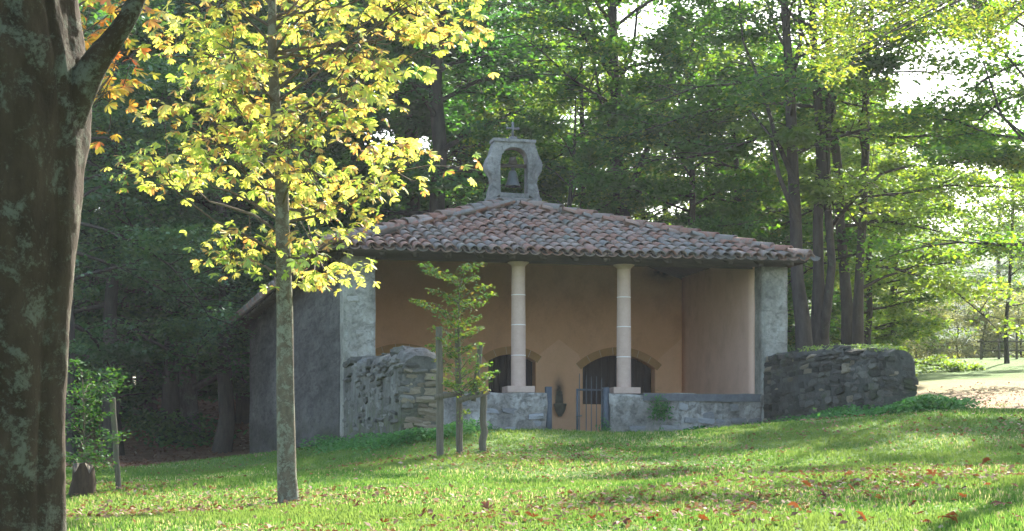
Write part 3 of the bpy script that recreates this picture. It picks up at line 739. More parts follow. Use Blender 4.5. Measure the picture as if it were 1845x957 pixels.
for i, (px, Y, v_, sc_) in enumerate(ft_):
    put_tree(v_, 'far_tree', at(px, Y), Y, i * 2.1, sc_, 'hazy tree standing beyond the far meadow hedge, ' + order([q[0] for q in ft_], px), 'hazy trees beyond the meadow hedge')

# ------------------------------------------------------------------ yellow chestnut and its like: palmate leaves on twigs
def palmate(C, fwd, rng, size, nl=7):
    """one quad per leaflet"""
    n = len(C); Vs = []
    up = unit(np.stack([rng.normal(size=n) * .5, rng.normal(size=n) * .5, np.ones(n)], -1))
    fwd = unit(fwd - up * np.sum(fwd * up, 1)[:, None]); side = np.cross(up, fwd)
    sz = size * rng.uniform(.7, 1.2, n)
    for k in range(nl):
        a = (k - (nl - 1) / 2) * (4.2 / nl) + rng.normal(size=n) * .08
        L = (sz * (1 - .28 * abs(k - (nl - 1) / 2) / (nl / 2)))[:, None]
        dr = rng.uniform(-.75, -.05, n)[:, None]
        d = fwd * np.cos(a)[:, None] + side * np.sin(a)[:, None]; d = unit(d + up * dr)
        e = unit(np.cross(up, d)); wv = L * .185
        tilt = up * (L * .03)
        Vs.append(np.stack([C, C + d * L * .45 + e * wv * .75 + tilt, C + d * L * .82 + e * wv * .9, C + d * L - up * L * .08, C + d * L * .82 - e * wv * .9, C + d * L * .45 - e * wv * .75 + tilt], 1))
    V = np.stack(Vs, 1).reshape(-1, 3)
    return V, np.arange(len(V)).reshape(-1, 6)

def chestnut(name, base, trunk_pts, trunk_r, targets, rng, label, leafmat, bark, leaf=0.16, per=7, nb=34, spreadr=.26):
    """targets: world points of twig ends"""
    root = empty(name, base); tag(root, label, 'tree')
    B = np.array(base); P = np.array(trunk_pts) - B
    Wd = Bag(); V, Fq = tube(P, trunk_r, 16, wob=.02, rng=rng); Wd.add(V, Fq)
    Wd.obj('trunk', M[bark], root, True)
    T = np.array(targets) - B
    # cluster the targets on limbs
    seeds = T[rng.choice(len(T), size=min(nb, len(T)), replace=False)]
    for _ in range(3):
        idx = np.argmin(np.linalg.norm(T[:, None] - seeds[None], axis=-1), 1)
        seeds = np.array([T[idx == k].mean(0) if (idx == k).any() else seeds[k] for k in range(len(seeds))])
    Br = Bag(); Cc = []; Fw = []; Cl = []
    zt = P[:, 2]
    for k, s in enumerate(seeds):
        hd = math.hypot(s[0], s[1]); z0 = np.clip(s[2] - .55 * hd + rng.normal() * .15, zt[0] + 2.0, zt[-1] - .2)
        st = np.array([np.interp(z0, zt, P[:, i]) for i in range(3)])
        mid = st + (s - st) * .5 + np.array([0, 0, -.05 * hd]) + rng.normal(size=3) * .08
        V, Fq = tube([st, (st + mid) / 2 + rng.normal(size=3) * .03, mid, (mid + s) / 2 + rng.normal(size=3) * .04, s], np.array([.018, .014, .011, .008, .006]) * (1 + .1 * hd), 6); Br.add(V, Fq)
        for t in T[idx == k]:
            u = rng.uniform(.55, 1); j = mid + (s - mid) * u if u > .5 else mid
            m2 = (j + t) / 2 + rng.normal(size=3) * .06 + np.array([0, 0, -.04])
            V, Fq = tube([j, m2, t], [.008, .006, .003], 4); Br.add(V, Fq)
            m = rng.poisson(per); c = t + rng.normal(size=(m, 3)) * np.array([spreadr, spreadr, spreadr * .42])
            Cc.append(c); Fw.append(unit(c - j) + rng.normal(size=(m, 3)) * .3); Cl.append(np.clip(rng.random() * .35 + rng.random(m) * .55 + (rng.random() < .14) * .35, 0, 1))
    Br.obj('branches', M['twig'], root, True)
    C = np.concatenate(Cc); Fw = np.concatenate(Fw); cl = np.concatenate(Cl)
    V, Fq = palmate(C, Fw, rng, leaf); nn = len(V) // len(C)
    a = np.clip(np.repeat(cl, nn) + np.repeat(rng.normal(size=len(C) * 7) * .08, 6), 0, 1)
    link('crown', npmesh('crown', V, Fq, a), M[leafmat], root)
    return root

# the yellow tree on the lawn
YT = 22.0
r_ = np.random.default_rng(77)
rows = [(-420, 470, 640), (-320, 400, 740), (-200, 350, 820), (-90, 330, 860), (-30, 330, 880), (20, 340, 868), (60, 300, 860), (100, 268, 835), (140, 242, 765), (180, 240, 762), (220, 238, 765), (260, 250, 800), (300, 215, 838), (330, 222, 800),
        (360, 320, 700), (400, 340, 655), (430, 340, 650), (460, 365, 630), (490, 400, 620), (520, 545, 618)]
ry = np.array([r[0] for r in rows]); rl = np.array([r[1] for r in rows]); rr2 = np.array([r[2] for r in rows])
holes = [(700, 230, 55, 40), (395, 350, 60, 26), (560, 360, 40, 16), (430, 300, 26, 18), (720, 150, 40, 24), (300, 225, 30, 16), (610, 460, 40, 18), (420, 440, 40, 14), (350, 130, 26, 14), (800, 200, 60, 50), (760, 110, 30, 20), (450, 500, 80, 20), (650, 70, 30, 14), (390, 200, 22, 14)]
def in_holes(x, y): return any(((x - a) / c) ** 2 + ((y - b) / d) ** 2 < 1 for a, b, c, d in holes)
targets = []
cands = [(622, 490), (600, 508), (560, 500), (638, 482), (640, 405), (625, 415), (400, 488), (590, 470), (245, 300), (228, 306), (815, 300), (845, 70), (850, 30), (270, 100), (330, 50)]
for x, y in cands: targets.append(P3(x, y, YT + r_.normal() * .3))
while len(targets) < 350:
    y = r_.uniform(-420, 525) if r_.random() < .9 else r_.uniform(100, 340)
    a, b = np.interp(y, ry, rl) + 24, np.interp(y, ry, rr2) - 24
    x = r_.uniform(a, b)
    if y > -30 and in_holes(x, y): continue
    if y > 350 and r_.random() < .5: continue
    if y > 385 and x > 560: continue
    half = (b - a) / 2; c = (a + b) / 2; dep = math.sqrt(max(0.05, 1 - ((x - c) / half) ** 2)) * half * YT / F
    if abs(x - np.interp(y, [0, 150, 500], [490, 494, 511])) < 40 and not (190 < y < 310):
        targets.append(P3(x, y, YT + r_.uniform(.3, 1) * dep * .95)); continue
    targets.append(P3(x, y, YT + r_.uniform(-1, 1) * dep * .95))
tp = [(520, 925), (520, 905), (517, 860), (514, 700), (513, 560), (510, 450), (508, 350), (504, 260), (495, 180), (491, 90), (490, 0), (492, -120), (498, -260), (505, -400)]
tr = np.array([26, 20, 17.5, 16, 15, 13.5, 12, 11, 10, 8.5, 7.5, 6, 4, 1.5]) * YT / F
b0 = (at(520, YT), YT, gz(at(520, YT), YT))
chestnut('yellow_chestnut_tree', b0, [P3(x, y, YT) for x, y in tp], tr, targets, r_,
         'young chestnut on the lawn with glowing yellow autumn leaves and lichened trunk', 'leaf_yellow', 'bark_young', leaf=.094, per=10, nb=54, spreadr=.165)

# chestnut hidden behind the big trunk, orange leaves at its side
r_ = np.random.default_rng(78); Y2 = 19.0; tg = []
while len(tg) < 24:
    x, y = r_.uniform(150, 262), r_.uniform(-120, 190)
    if x > 262 - max(0, y) * .35 and y > 40: continue
    tg.append(P3(x, y, Y2 + r_.normal() * .5))
for x, y in [(215, 195), (195, 240), (185, 150), (232, 25), (225, 60), (240, 100), (205, 130), (212, 160), (200, 40), (262, 18)]: tg.append(P3(x, y, Y2))
for k in range(40): tg.append(P3(r_.uniform(-200, 150), r_.uniform(-200, 150), Y2 + r_.normal() * .8))
bp = (at(60, Y2), Y2, gz(at(60, Y2), Y2))
chestnut('orange_chestnut_tree', bp, [np.array([bp[0], bp[1], bp[2] - .2])] + [P3(60 + d, y, Y2) for y, d in ((600, 0), (300, 5), (0, 8), (-250, 5))], np.array([.12, .09, .075, .05, .02]), tg, r_,
         'chestnut with orange and yellow leaves half hidden behind the big trunk', 'leaf_orange', 'bark_young', leaf=.10, per=4, nb=16, spreadr=.16)

# big foreground trunk, with a fork
def big_trunk():
    Yb = 8.6; m = Yb / F
    bx = at(28, Yb); root = empty('big_tree', (bx, Yb, gz(bx, Yb)))
    tag(root, 'massive fluted lichen spotted trunk filling the left edge of the picture', 'tree')
    prof = [(2000, 10, 160), (1700, 14, 135), (1400, 18, 118), (1100, 20, 108), (957, 20, 105), (850, 19, 104), (700, 20, 105), (560, 26, 107), (430, 33, 112), (300, 38, 114), (200, 40, 120), (120, 34, 120), (40, 26, 114), (-80, 18, 112), (-300, 0, 95), (-700, -20, 70)]
    S = 110; rr = np.random.default_rng(4); ys_ = np.array([p[0] for p in prof])[::-1]
    yy = np.linspace(1500, -500, 420); V = []
    for y in yy:
        c = np.interp(y, ys_, [p[1] for p in prof][::-1]); R = np.interp(y, ys_, [p[2] for p in prof][::-1])
        ce = P3(c, y, Yb)
        for k in range(S):
            a = k / S * 2 * PI
            fl = 1 + .045 * math.sin(a * 5 + y * .0022 + .8) + .03 * math.sin(a * 8 - y * .004) + .02 * math.sin(a * 3 + y * .006)
            fl += .03 * noise.noise(Vector((math.cos(a) * 2, math.sin(a) * 2, y * .01))) + .012 * noise.noise(Vector((math.cos(a) * 7, math.sin(a) * 7, y * .03)))
            rdg = noise.noise(Vector((math.cos(a) * 11, math.sin(a) * 11, y * .012))); fl += .010 * (1 - abs(rdg) * 2.5) + .006 * noise.noise(Vector((math.cos(a) * 24, math.sin(a) * 24, y * .06)))
            fl -= .07 * math.exp(-((math.sin((a - 5.6 - .12 * math.sin(y * .004)) / 2)) / .035) ** 2) + .05 * math.exp(-((math.sin((a - 4.9 - .1 * math.sin(y * .003 + 1)) / 2)) / .03) ** 2)
            V.append([ce[0] - 8 * m + R * m * fl * math.cos(a) - bx, R * m * fl * math.sin(a), ce[2] - root.location.z])
    n = len(yy); i = np.arange(n - 1)[:, None] * S; j = np.arange(S)[None]; jn = (j + 1) % S
    Q = np.stack([i + j, i + jn, i + S + jn, i + S + j], -1).reshape(-1, 4)
    B = Bag(); B.add(np.array(V), Q)
    B.obj('trunk', M['bark_big'], root, True)
    # the fork: limb leaving to the upper right
    B = Bag()
    pts = [(98, 300, 32, 0), (126, 195, 34, -.02), (170, 112, 25, -.04), (210, 64, 19, -.05), (243, 12, 16, -.06), (264, -60, 13, -.04), (290, -200, 15, 0), (330, -400, 10, .1)]
    P = np.array([P3(a, b, Yb + d) - np.array(root.location) for a, b, _, d in pts])
    # smooth the limb
    tt = np.linspace(0, 1, len(P)); t2 = np.linspace(0, 1, 30)
    P2 = np.stack([np.interp(t2, tt, P[:, k]) for k in range(3)], -1)
    for _ in range(3): P2[1:-1] = (P2[:-2] + 2 * P2[1:-1] + P2[2:]) / 4
    Rr = np.interp(t2, tt, [p[2] * m for p in pts])
    V, Fq = tube(P2, Rr, 20, wob=.015, rng=rr); B.add(V, Fq)
    B.obj('limb', M['bark_big'], root, True)
    # crown, above the frame
    path = np.array([P3(20, -500, Yb), P3(10, -900, Yb), P3(0, -1400, Yb), P3(0, -2200, Yb)]) - np.array(root.location)
    Wd, Cr = gen_tree(41, path, .12, .02, 0, 2.6, 16, 9000, .11)
    Wd.obj('upper_branches', M['bark_big'], root, True); Cr.obj('crown', M['leaf_green'], root)
big_trunk()

# bough with sunlit leaves hanging in at the top right, from a tree that stands outside the frame
def hanging_tree():
    r = np.random.default_rng(91); Yh = 27.0
    bx = at(2120, Yh); root = empty('maple_tree', (bx, Yh, gz(bx, Yh)))
    tag(root, 'sunlit yellow green boughs hanging into the top right corner', 'tree')
    B0 = np.array(root.location)
    W = Bag(); tr_ = np.array([[0, 0, -.3], [0.05, 0, 2], [0, .1, 5], [-.1, .1, 8], [-.1, 0, 11]])
    V, Fq = tube(tr_, [.3, .22, .2, .16, .05], 12, wob=.03, rng=r); W.add(V, Fq)
    W.obj('trunk', M['bark_forest'], root, True)
    ends = [(1470, 60), (1500, 110), (1520, 60), (1485, 20), (1545, 30), (1590, 30), (1515, 100), (1630, 15), (1680, 10), (1730, 40), (1765, 60), (1800, 30), (1835, 15), (1745, 15), (1535, 85), (1600, 5), (1500, -20), (1560, -30), (1650, -40), (1720, -40), (1800, -50), (1475, 95), (1780, 75), (1512, 128),
            (1900, 20), (1960, 60), (2050, 0), (2100, -80), (1900, -100), (2200, 40), (2300, -60)]
    Br = Bag(); Cs = []
    for x, y in ends:
        e = P3(x, y, Yh + r.normal() * .6) - B0; st = np.array([-.05, .1, min(10.4, e[2] + .45 * abs(e[0]) * .4 + .8)])
        m1 = (st + e) / 2 + np.array([0, 0, .35]) + r.normal(size=3) * .1
        V, Fq = tube([st, m1, e], [.04, .022, .004], 5); Br.add(V, Fq)
        for k in range(9):
            q = e + r.normal(size=3) * np.array([.13, .22, .10]); V, Fq = tube([m1 + (e - m1) * r.uniform(.75, 1), q], [.005, .002], 3); Br.add(V, Fq)
            n = 26; Cs.append(q + r.normal(size=(n, 3)) * np.array([.09, .10, .055]))
    Br.obj('branches', M['twig'], root, True)
    C = np.concatenate(Cs); n = len(C)
    nr = unit(np.stack([r.normal(size=n) * .6, r.normal(size=n) * .6, np.ones(n)], -1)); lf = .062 * r.uniform(.6, 1.3, n)
    V, Fq = leaf_quads(C, nr, lf, lf * .6, r, .1)
    M['leaf_gold'] = mat_leaf('leaf_gold', [(0, (0.12, 0.22, 0.03)), (0.5, (0.24, 0.33, 0.05)), (1, (0.46, 0.42, 0.08))], .58, .05, tint=(1.1, 1.1, .5))
    link('crown', npmesh('crown', V, Fq, np.repeat(r.random(n), 4)), M['leaf_gold'], root)
hanging_tree()

# ------------------------------------------------------------------ staked sapling
def spray_tree(root, B0, stem, ends, r, n_leaf, lf_size, mat, stem_r=.02, droop=.1, spread=.10):
    W = Bag(); P = np.array(stem) - B0
    V, Fq = tube(P, np.linspace(stem_r, .004, len(P)), 8); W.add(V, Fq); W.obj('trunk', M['twig'], root, True)
    Br = Bag(); Cs = []; Ns = []; zt = P[:, 2]
    for e, wgt in ends:
        e = e - B0; hd = math.hypot(e[0] - P[0][0], e[1] - P[0][1])
        z0 = np.clip(e[2] - .35 * hd - .05, zt[0], zt[-1]); st = np.array([np.interp(z0, zt, P[:, i]) for i in range(3)])
        mid = (st + e) / 2 + np.array([0, 0, droop * hd])
        V, Fq = tube([st, mid, e], [.007, .005, .0015], 4); Br.add(V, Fq)
        m = int(n_leaf * wgt * (0.35 + hd)); u = r.random(m) ** .6
        q = (1 - u[:, None]) ** 2 * st + 2 * u[:, None] * (1 - u[:, None]) * mid + u[:, None] ** 2 * e
        q = q + r.normal(size=(m, 3)) * np.array([spread, spread, spread * .38]) * (1.1 - .6 * u)[:, None]
        Cs.append(q)
    Br.obj('branches', M['twig'], root, True)
    C = np.concatenate(Cs); n = len(C)
    nr = unit(np.stack([r.normal(size=n) * .5, r.normal(size=n) * .5, np.ones(n)], -1)); lf = lf_size * r.uniform(.6, 1.3, n)
    V, Fq = leaf_quads(C, nr, lf, lf * .55, r, .12)
    link('crown', npmesh('crown', V, Fq, np.repeat(r.random(n), 4)), mat, root)

r_ = np.random.default_rng(55); YS = 29.8
sx = at(828, YS); root = empty('staked_sapling', (sx, YS, gz(sx, YS)))
tag(root, 'young green sapling tied between wooden stakes in front of the porch', 'sapling')
B0 = np.array(root.location)
ends_px = [(738, 540), (752, 545), (770, 520), (765, 488), (757, 476), (800, 530), (812, 500), (840, 478), (868, 475), (860, 500), (885, 515), (888, 530), (870, 545), (790, 560), (805, 580), (865, 570), (868, 590),
           (850, 600), (790, 610), (780, 630), (800, 625), (845, 625), (870, 618), (770, 622), (860, 640), (880, 655), (895, 670), (885, 680), (870, 690), (785, 650), (800, 665), (815, 690), (840, 670), (850, 690), (825, 560), (820, 540), (830, 520), (815, 640), (790, 680), (838, 740), (845, 600), (835, 580), (780, 590), (812, 605), (845, 545), (800, 690), (875, 700)]
ends = [(P3(x, y, YS + r_.normal() * .22), 1.0) for x, y in ends_px]
spray_tree(root, B0, [P3(828, 832, YS), P3(829, 700, YS), P3(826, 600, YS), P3(828, 520, YS), P3(845, 468, YS)], ends, r_, 92, .060, M['leaf_sapling'], .016, .12, .07)
def rod(name, a, b, r0, r1, mat, parent=None, sides=10, seed=0, n=8):
    rg = np.random.default_rng(seed); P = np.linspace(a, b, n) + rg.normal(size=(n, 3)) * r0 * .12
    B = Bag(); V, Fq = tube(P, np.linspace(r0, r1, n), sides, wob=.05, rng=rg); B.add(V, Fq)
    k = len(V); B.add(V[-sides:], np.array([list(range(sides))])); B.add(V[:sides], np.array([list(range(sides))[::-1]]))
    o = B.obj(name, mat, parent, False); return o
def stake(px0, py0, px1, py1, Y, r, label, seed):
    x = at(px0, Y); z = gz(x, Y); root_ = np.array([x, Y, z])
    top = P3(px1, py1, Y)
    o = rod('stake', np.array([0, 0, -.15]), top - root_, r, r * .85, M['stake'], None, 10, seed)
    o.location = root_; tag(o, label, 'stake'); return o
stake(794, 820, 791, 590, 29.6, .052, 'left wooden stake beside the sapling in front of the broken wall end', 1)
stake(830, 825, 824, 588, 30.1, .050, 'tall middle wooden stake right behind the sapling stem', 2)
stake(871, 815, 870, 706, 30.2, .055, 'short thick wooden stake on the right side of the sapling', 3)
lean = rod('stake', np.array([0, 0, 0.0]), P3(866, 622, 30.0) - P3(853, 724, 30.0), .034, .04, M['stake'], None, 8, 4)
lean.location = P3(853, 724, 30.0); tag(lean, 'dark leaning stick fastened to the crossbars right of the sapling', 'stake')
def bar(p, q, hh, th, label):
    p = np.array(p); q = np.array(q); d = q - p; L = np.linalg.norm(d)
    V, Fb = box(0, L, -th / 2, th / 2, -hh / 2, hh / 2)
    V[:, 2] += .01 * np.sin(V[:, 0] * 7)
    o = link('crossbar', npmesh('crossbar', V, Fb), M['stake']); o.location = p
    o.rotation_euler = (0, -math.asin(d[2] / L), math.atan2(d[1], d[0])); tag(o, label, 'crossbar'); return o
bar(P3(784, 716, 29.42), P3(834, 706, 29.9), .075, .03, 'left wooden crossbar nailed between the left and middle stakes')
bar(P3(826, 722, 29.7), P3(880, 705, 29.95), .075, .03, 'right wooden crossbar nailed between the middle and short stakes')

# left: bushy sapling, stump and leaning post
YL = 25.5; r_ = np.random.default_rng(56); sx = at(158, YL)
root = empty('beech_sapling', (sx, YL, gz(sx, YL))); tag(root, 'bushy green sapling beside the big trunk at the left edge', 'sapling'); B0 = np.array(root.location)
ends = [(P3(x, y, YL + r_.normal() * .25), 1.0) for x, y in [(130, 650), (145, 668), (165, 690), (205, 668), (222, 680), (215, 695), (190, 700), (150, 710), (135, 730), (170, 735), (195, 745), (150, 760), (180, 775), (210, 790), (225, 780), (140, 790), (165, 810), (190, 815), (150, 830), (205, 835), (175, 840), (120, 700), (110, 760), (115, 820), (185, 720), (160, 745), (130, 850)]]
spray_tree(root, B0, [P3(155, 890, YL), P3(152, 800, YL), P3(150, 720, YL), P3(148, 665, YL)], ends, r_, 120, .05, M['leaf_bush'], .02, .12, .12)
def stump():
    Y = 25.0; x = at(150, Y); o_r = empty('tree_stump', (x, Y, gz(x, Y))); tag(o_r, 'short grey tree stump at the foot of the left sapling', 'stump')
    rg = np.random.default_rng(3); B = Bag(); P = [[0, 0, -.2], [0, 0, .02], [.01, 0, .18], [.015, 0, .34]]
    V, Fq = tube(P, [.20, .155, .135, .125], 14, wob=.10, rng=rg); V[-14:, 2] += rg.normal(size=14) * .04; B.add(V, Fq); B.obj('bark', M['bark_stump'], o_r, False)
    top = V[-14:].copy(); T = Bag(); T.add(top + np.array([0, 0, .002]), np.array([list(range(14))])); T.obj('cut_top', M['stake'], o_r)
stump()
a_ = P3(215, 880, 26); b_ = P3(203, 717, 26)
o = rod('post', np.array([0, 0, -.15]), b_ - a_, .037, .034, M['stake'], None, 8, 9); o.location = (a_[0], a_[1], gz(a_[0], a_[1])); tag(o, 'weathered leaning wooden post left of the chapel by the bushy sapling', 'post')

# ------------------------------------------------------------------ rail fence across the meadow
root = empty('rail_fence', (at(1800, 74), 74, gz(at(1800, 74), 74))); tag(root, 'low wooden rail fence across the far meadow', 'fence')
for px in (1768, 1800, 1832, 1864, 1896):
    Yf = 74; x = at(px, Yf); z = gz(x, Yf)
    V, Fb = box(-.04, .04, -.04, .04, -.2, .72 if px != 1832 else 1.0); p = link('post', npmesh('post', V, Fb), M['stake'], root)
    p.location = (x - root.location.x, 0, z - root.location.z)
for zz in (.3, .62):
    x0, x1 = at(1760, 74), at(1905, 74); z0, z1 = gz(x0, 74), gz(x1, 74)
    V, Fb = box(0, x1 - x0, -.075, -.043, -.03, .03); V[:, 2] += V[:, 0] / (x1 - x0) * (z1 - z0)
    p = link('rail', npmesh('rail', V, Fb), M['stake'], root); p.location = (x0 - root.location.x, 0, z0 + zz - root.location.z)

exec_chapel = True
# ------------------------------------------------------------------ CHAPEL
CH = empty('chapel', (A0[0], A0[1], CZ), TH)
tag(CH, 'small stone chapel with open columned porch under a hipped clay tile roof', 'chapel')

def grid_box(x0, x1, y0, y1, z0, z1, step=.25, amp=.012, seed=0, keep=None):
    """closed box with subdivided, slightly uneven faces"""
    bm = bmesh.new()
    def face(o, u, v, nu, nv):
        g_ = [[bm.verts.new(o + u * (i / nu) + v * (j / nv)) for i in range(nu + 1)] for j in range(nv + 1)]
        for j in range(nv):
            for i in range(nu): bm.faces.new((g_[j][i], g_[j][i + 1], g_[j + 1][i + 1], g_[j + 1][i]))
    X = Vector((x1 - x0, 0, 0)); Yv = Vector((0, y1 - y0, 0)); Z = Vector((0, 0, z1 - z0)); o = Vector((x0, y0, z0))
    nx_ = max(1, int((x1 - x0) / step)); ny_ = max(1, int((y1 - y0) / step)); nz_ = max(1, int((z1 - z0) / step))
    face(o, X, Z, nx_, nz_); face(o + Yv + X, -X, Z, nx_, nz_); face(o + Yv, -Yv, Z, ny_, nz_); face(o + X, Yv, Z, ny_, nz_); face(o + Z, X, Yv, nx_, ny_)
    bmesh.ops.remove_doubles(bm, verts=bm.verts, dist=1e-4)
    for v in bm.verts:
        d = noise.noise_vector(v.co * 1.6 + Vector((seed, seed, seed))) + .5 * noise.noise_vector(v.co * 5 + Vector((seed, 0, seed)))
        v.co += d * amp
    me = bpy.data.meshes.new('m'); bm.to_mesh(me); bm.free(); return me

def cpart(name, me, mat, parent=None, smooth=False):
    me.name = name; return link(name, me, mat, parent or CH, smooth)

EAVE = 3.40; RIDGE = 4.92; APT = 4.35; SM = 4.05; TB = 17.2; SL, SR = -.5, 8.60
cpart('left_wall', grid_box(0, .55, .5, 16.7, -.9, 3.5, .22, .02, 1), M['side_plaster'], smooth=True)
cpart('right_wall', grid_box(7.9, 8.4, .5, 16.7, -.5, 3.5, .4, .02, 2), M['side_plaster'])
cpart('back_wall', grid_box(.55, 7.9, 16.2, 16.7, -.5, 3.5, .5, .02, 3), M['side_plaster'])
# inner faces of the porch, painted
rp = cpart('porch_side_wall', grid_box(7.86, 7.91, .42, 4.9, -.2, 3.66, .3, .004, 4), M['peach_right'], smooth=True)
cpart('porch_side_wall', grid_box(.545, .58, .5, 4.9, -.2, 3.70, .3, .004, 5), M['peach'], smooth=True)
cpart('pier', grid_box(0, .57, 0, .503, -.9, 3.32, .09, .012, 6), M['pier'], smooth=True)
cpart('pier', grid_box(7.9, 8.4, 0, .503, -.4, 3.32, .09, .012, 7), M['pier'], smooth=True)
V, Fb = box(.5, 7.95, 0.1, 4.9, -.4, .02); cpart('porch_floor', npmesh('f', V, Fb), M['slab'])
V, Fb = box(3.7, 4.98, -.12, .45, -.35, .05); cpart('threshold', npmesh('f', V, Fb), M['slab'])

# lintel beam and wall plate
cpart('lintel_beam', grid_box(-.02, 8.42, .06, .42, 3.31, 3.53, .3, .008, 8), M['beam'])
def rafter(s, t0, t1, zf):
    pass
for i in range(15):
    s = .05 + i * .59
    V = np.array([[s - .05, -.44, EAVE - .115], [s + .05, -.44, EAVE - .115], [s + .05, 1.0, EAVE + .39], [s - .05, 1.0, EAVE + .39],
                  [s - .05, -.44, EAVE - .02], [s + .05, -.44, EAVE - .02], [s + .05, 1.0, EAVE + .485], [s - .05, 1.0, EAVE + .485]])
    cpart('rafter', npmesh('rafter', V, BOXF), M['beam'])
for i in range(26):
    t = .3 + i * .64
    V = np.array([[-.44, t - .05, EAVE - .115], [1.0, t - .05, EAVE + .42], [1.0, t + .05, EAVE + .42], [-.44, t + .05, EAVE - .115],
                  [-.44, t - .05, EAVE - .02], [1.0, t - .05, EAVE + .51], [1.0, t + .05, EAVE + .51], [-.44, t + .05, EAVE - .02]])
    cpart('rafter', npmesh('rafter', V, BOXF), M['beam'])

# porch back wall with three segmental openings
PT = 4.9
ops = [(1.13, 2.69, .93, 1.69, 1.97), (3.705, 4.703, .02, 1.80, 1.95), (5.711, 7.272, .93, 1.69, 1.97)]
def arch_z(op, x):
    a, b, _, zs, zt = op; h = zt - zs; half = (b - a) / 2; R = (half * half + h * h) / (2 * h); c = (a + b) / 2
    return zt - R + math.sqrt(max(0, R * R - (x - c) ** 2))
B = Bag(); yb = PT + .34
def quad(a, b, c, d): B.add([a, b, c, d], [[0, 1, 2, 3]])
def ztop(x): return EAVE - .08 + (RIDGE - EAVE) / (SM - SL) * min(x - SL, SR - x, SM - SL - .15)
xc = .55
for op in ops:
    a, b, zl, zs, zt = op
    quad((xc, PT, -.1), (a, PT, -.1), (a, PT, ztop(a)), (xc, PT, ztop(xc)))
    quad((a, PT, -.1), (b, PT, -.1), (b, PT, zl), (a, PT, zl))
    n = 14; X = np.linspace(a, b, n + 1)
    for i in range(n):
        z0, z1 = arch_z(op, X[i]), arch_z(op, X[i + 1])
        quad((X[i], PT, z0), (X[i + 1], PT, z1), (X[i + 1], PT, ztop(X[i + 1])), (X[i], PT, ztop(X[i])))
        quad((X[i], PT, z0), (X[i], yb, z0), (X[i + 1], yb, z1), (X[i + 1], PT, z1))
    quad((a, PT, zl), (b, PT, zl), (b, yb, zl), (a, yb, zl))
    quad((a, PT, zl), (a, yb, zl), (a, yb, zs), (a, PT, zs)); quad((b, PT, zl), (b, PT, zs), (b, yb, zs), (b, yb, zl))
    xc = b
quad((xc, PT, -.1), (7.9, PT, -.1), (7.9, PT, ztop(7.9)), (xc, PT, ztop(xc)))
quad((.55, yb + .01, -.1), (.55, yb + .01, 3.55), (7.9, yb + .01, 3.55), (7.9, yb + .01, -.1))
bw = B.obj('porch_back_wall', M['peach'], CH)
# thin paler peach panels on the lower wall, peaked between the openings
def panel(pts, name='paler_panel', y=PT - .006, th=.006, mat='peach_low'):
    n = len(pts); V = [(x, y, z) for x, z in pts] + [(x, y + th, z) for x, z in pts]
    bm = bmesh.new(); vs = [bm.verts.new(v) for v in V]
    bm.faces.new(vs[:n]); 
    for i in range(n): bm.faces.new((vs[i], vs[i + n], vs[(i + 1) % n + n], vs[(i + 1) % n]))
    bmesh.ops.recalc_face_normals(bm, faces=bm.faces)
    me = bpy.data.meshes.new(name); bm.to_mesh(me); bm.free(); return link(name, me, M[mat], bw)
panel([(2.70, .0), (3.70, .0), (3.70, 1.82), (3.60, 1.94), (3.2, 2.27), (2.8, 1.94), (2.70, 1.82)])
panel([(4.71, .0), (5.70, .0), (5.70, 1.75), (5.62, 1.96), (5.2, 2.27), (4.80, 1.96), (4.71, 1.82)])
panel([(7.28, .0), (7.858, .0), (7.858, 2.33), (7.36, 1.90), (7.28, 1.72)])
panel([(5.705, .0), (7.275, .0), (7.275, .925), (5.705, .925)])
# arch bands: separate voussoirs, sub-parts of the wall
for op in ops:
    a, b, zl, zs, zt = op; c = (a + b) / 2; half = (b - a) / 2; h = zt - zs; R = (half * half + h * h) / (2 * h); zc = zt - R
    am = math.asin(half / R) + .05; nv = 7 if half > .6 else 5
    B = Bag()
    for k in range(nv):
        a0 = -am + 2 * am * k / nv + .006 / R; a1 = -am + 2 * am * (k + 1) / nv - .006 / R; q = 3; pts = []
        for i in range(q + 1):
            an = a0 + (a1 - a0) * i / q; pts.append((c + math.sin(an) * R, zc + math.cos(an) * R - .003))
        for i in range(q + 1):
            an = a1 + (a0 - a1) * i / q; pts.append((c + math.sin(an) * (R + .155), zc + math.cos(an) * (R + .155)))
        panel(pts, 'voussoir', PT - .020, .022, 'ochre')
    pts = []
    for i in range(17):
        an = -am + 2 * am * i / 16; pts.append((c + math.sin(an) * (R + .002), zc + math.cos(an) * (R + .002)))
    for i in range(17):
        an = am - 2 * am * i / 16; pts.append((c + math.sin(an) * (R + .152), zc + math.cos(an) * (R + .152)))
    panel(pts, 'arch_mortar', PT - .012, .004, 'mortar')
# dark boarded leaves in the openings, board by board
for oi, op in enumerate(ops):
    a, b, zl, zs, zt = op; nb_ = 10 if b - a > 1.2 else 7
    nm = 'door' if oi == 1 else 'shutter'
    fr = cpart(nm, npmesh(nm, *box(a - .02, b + .02, PT + .30, PT + .32, zl, zt + .02)), M['door_wood'])
    for k in range(nb_):
        x0 = a + (b - a) * k / nb_ + .006; x1 = a + (b - a) * (k + 1) / nb_ - .006; z1 = max(arch_z(op, min(max(x0, a), b)), arch_z(op, min(max(x1, a), b))) + .01
        link('plank', npmesh('plank', *box(x0, x1, PT + .27 - .004 * (k % 2), PT + .30, zl + .01, z1)), M['door_wood'], fr)

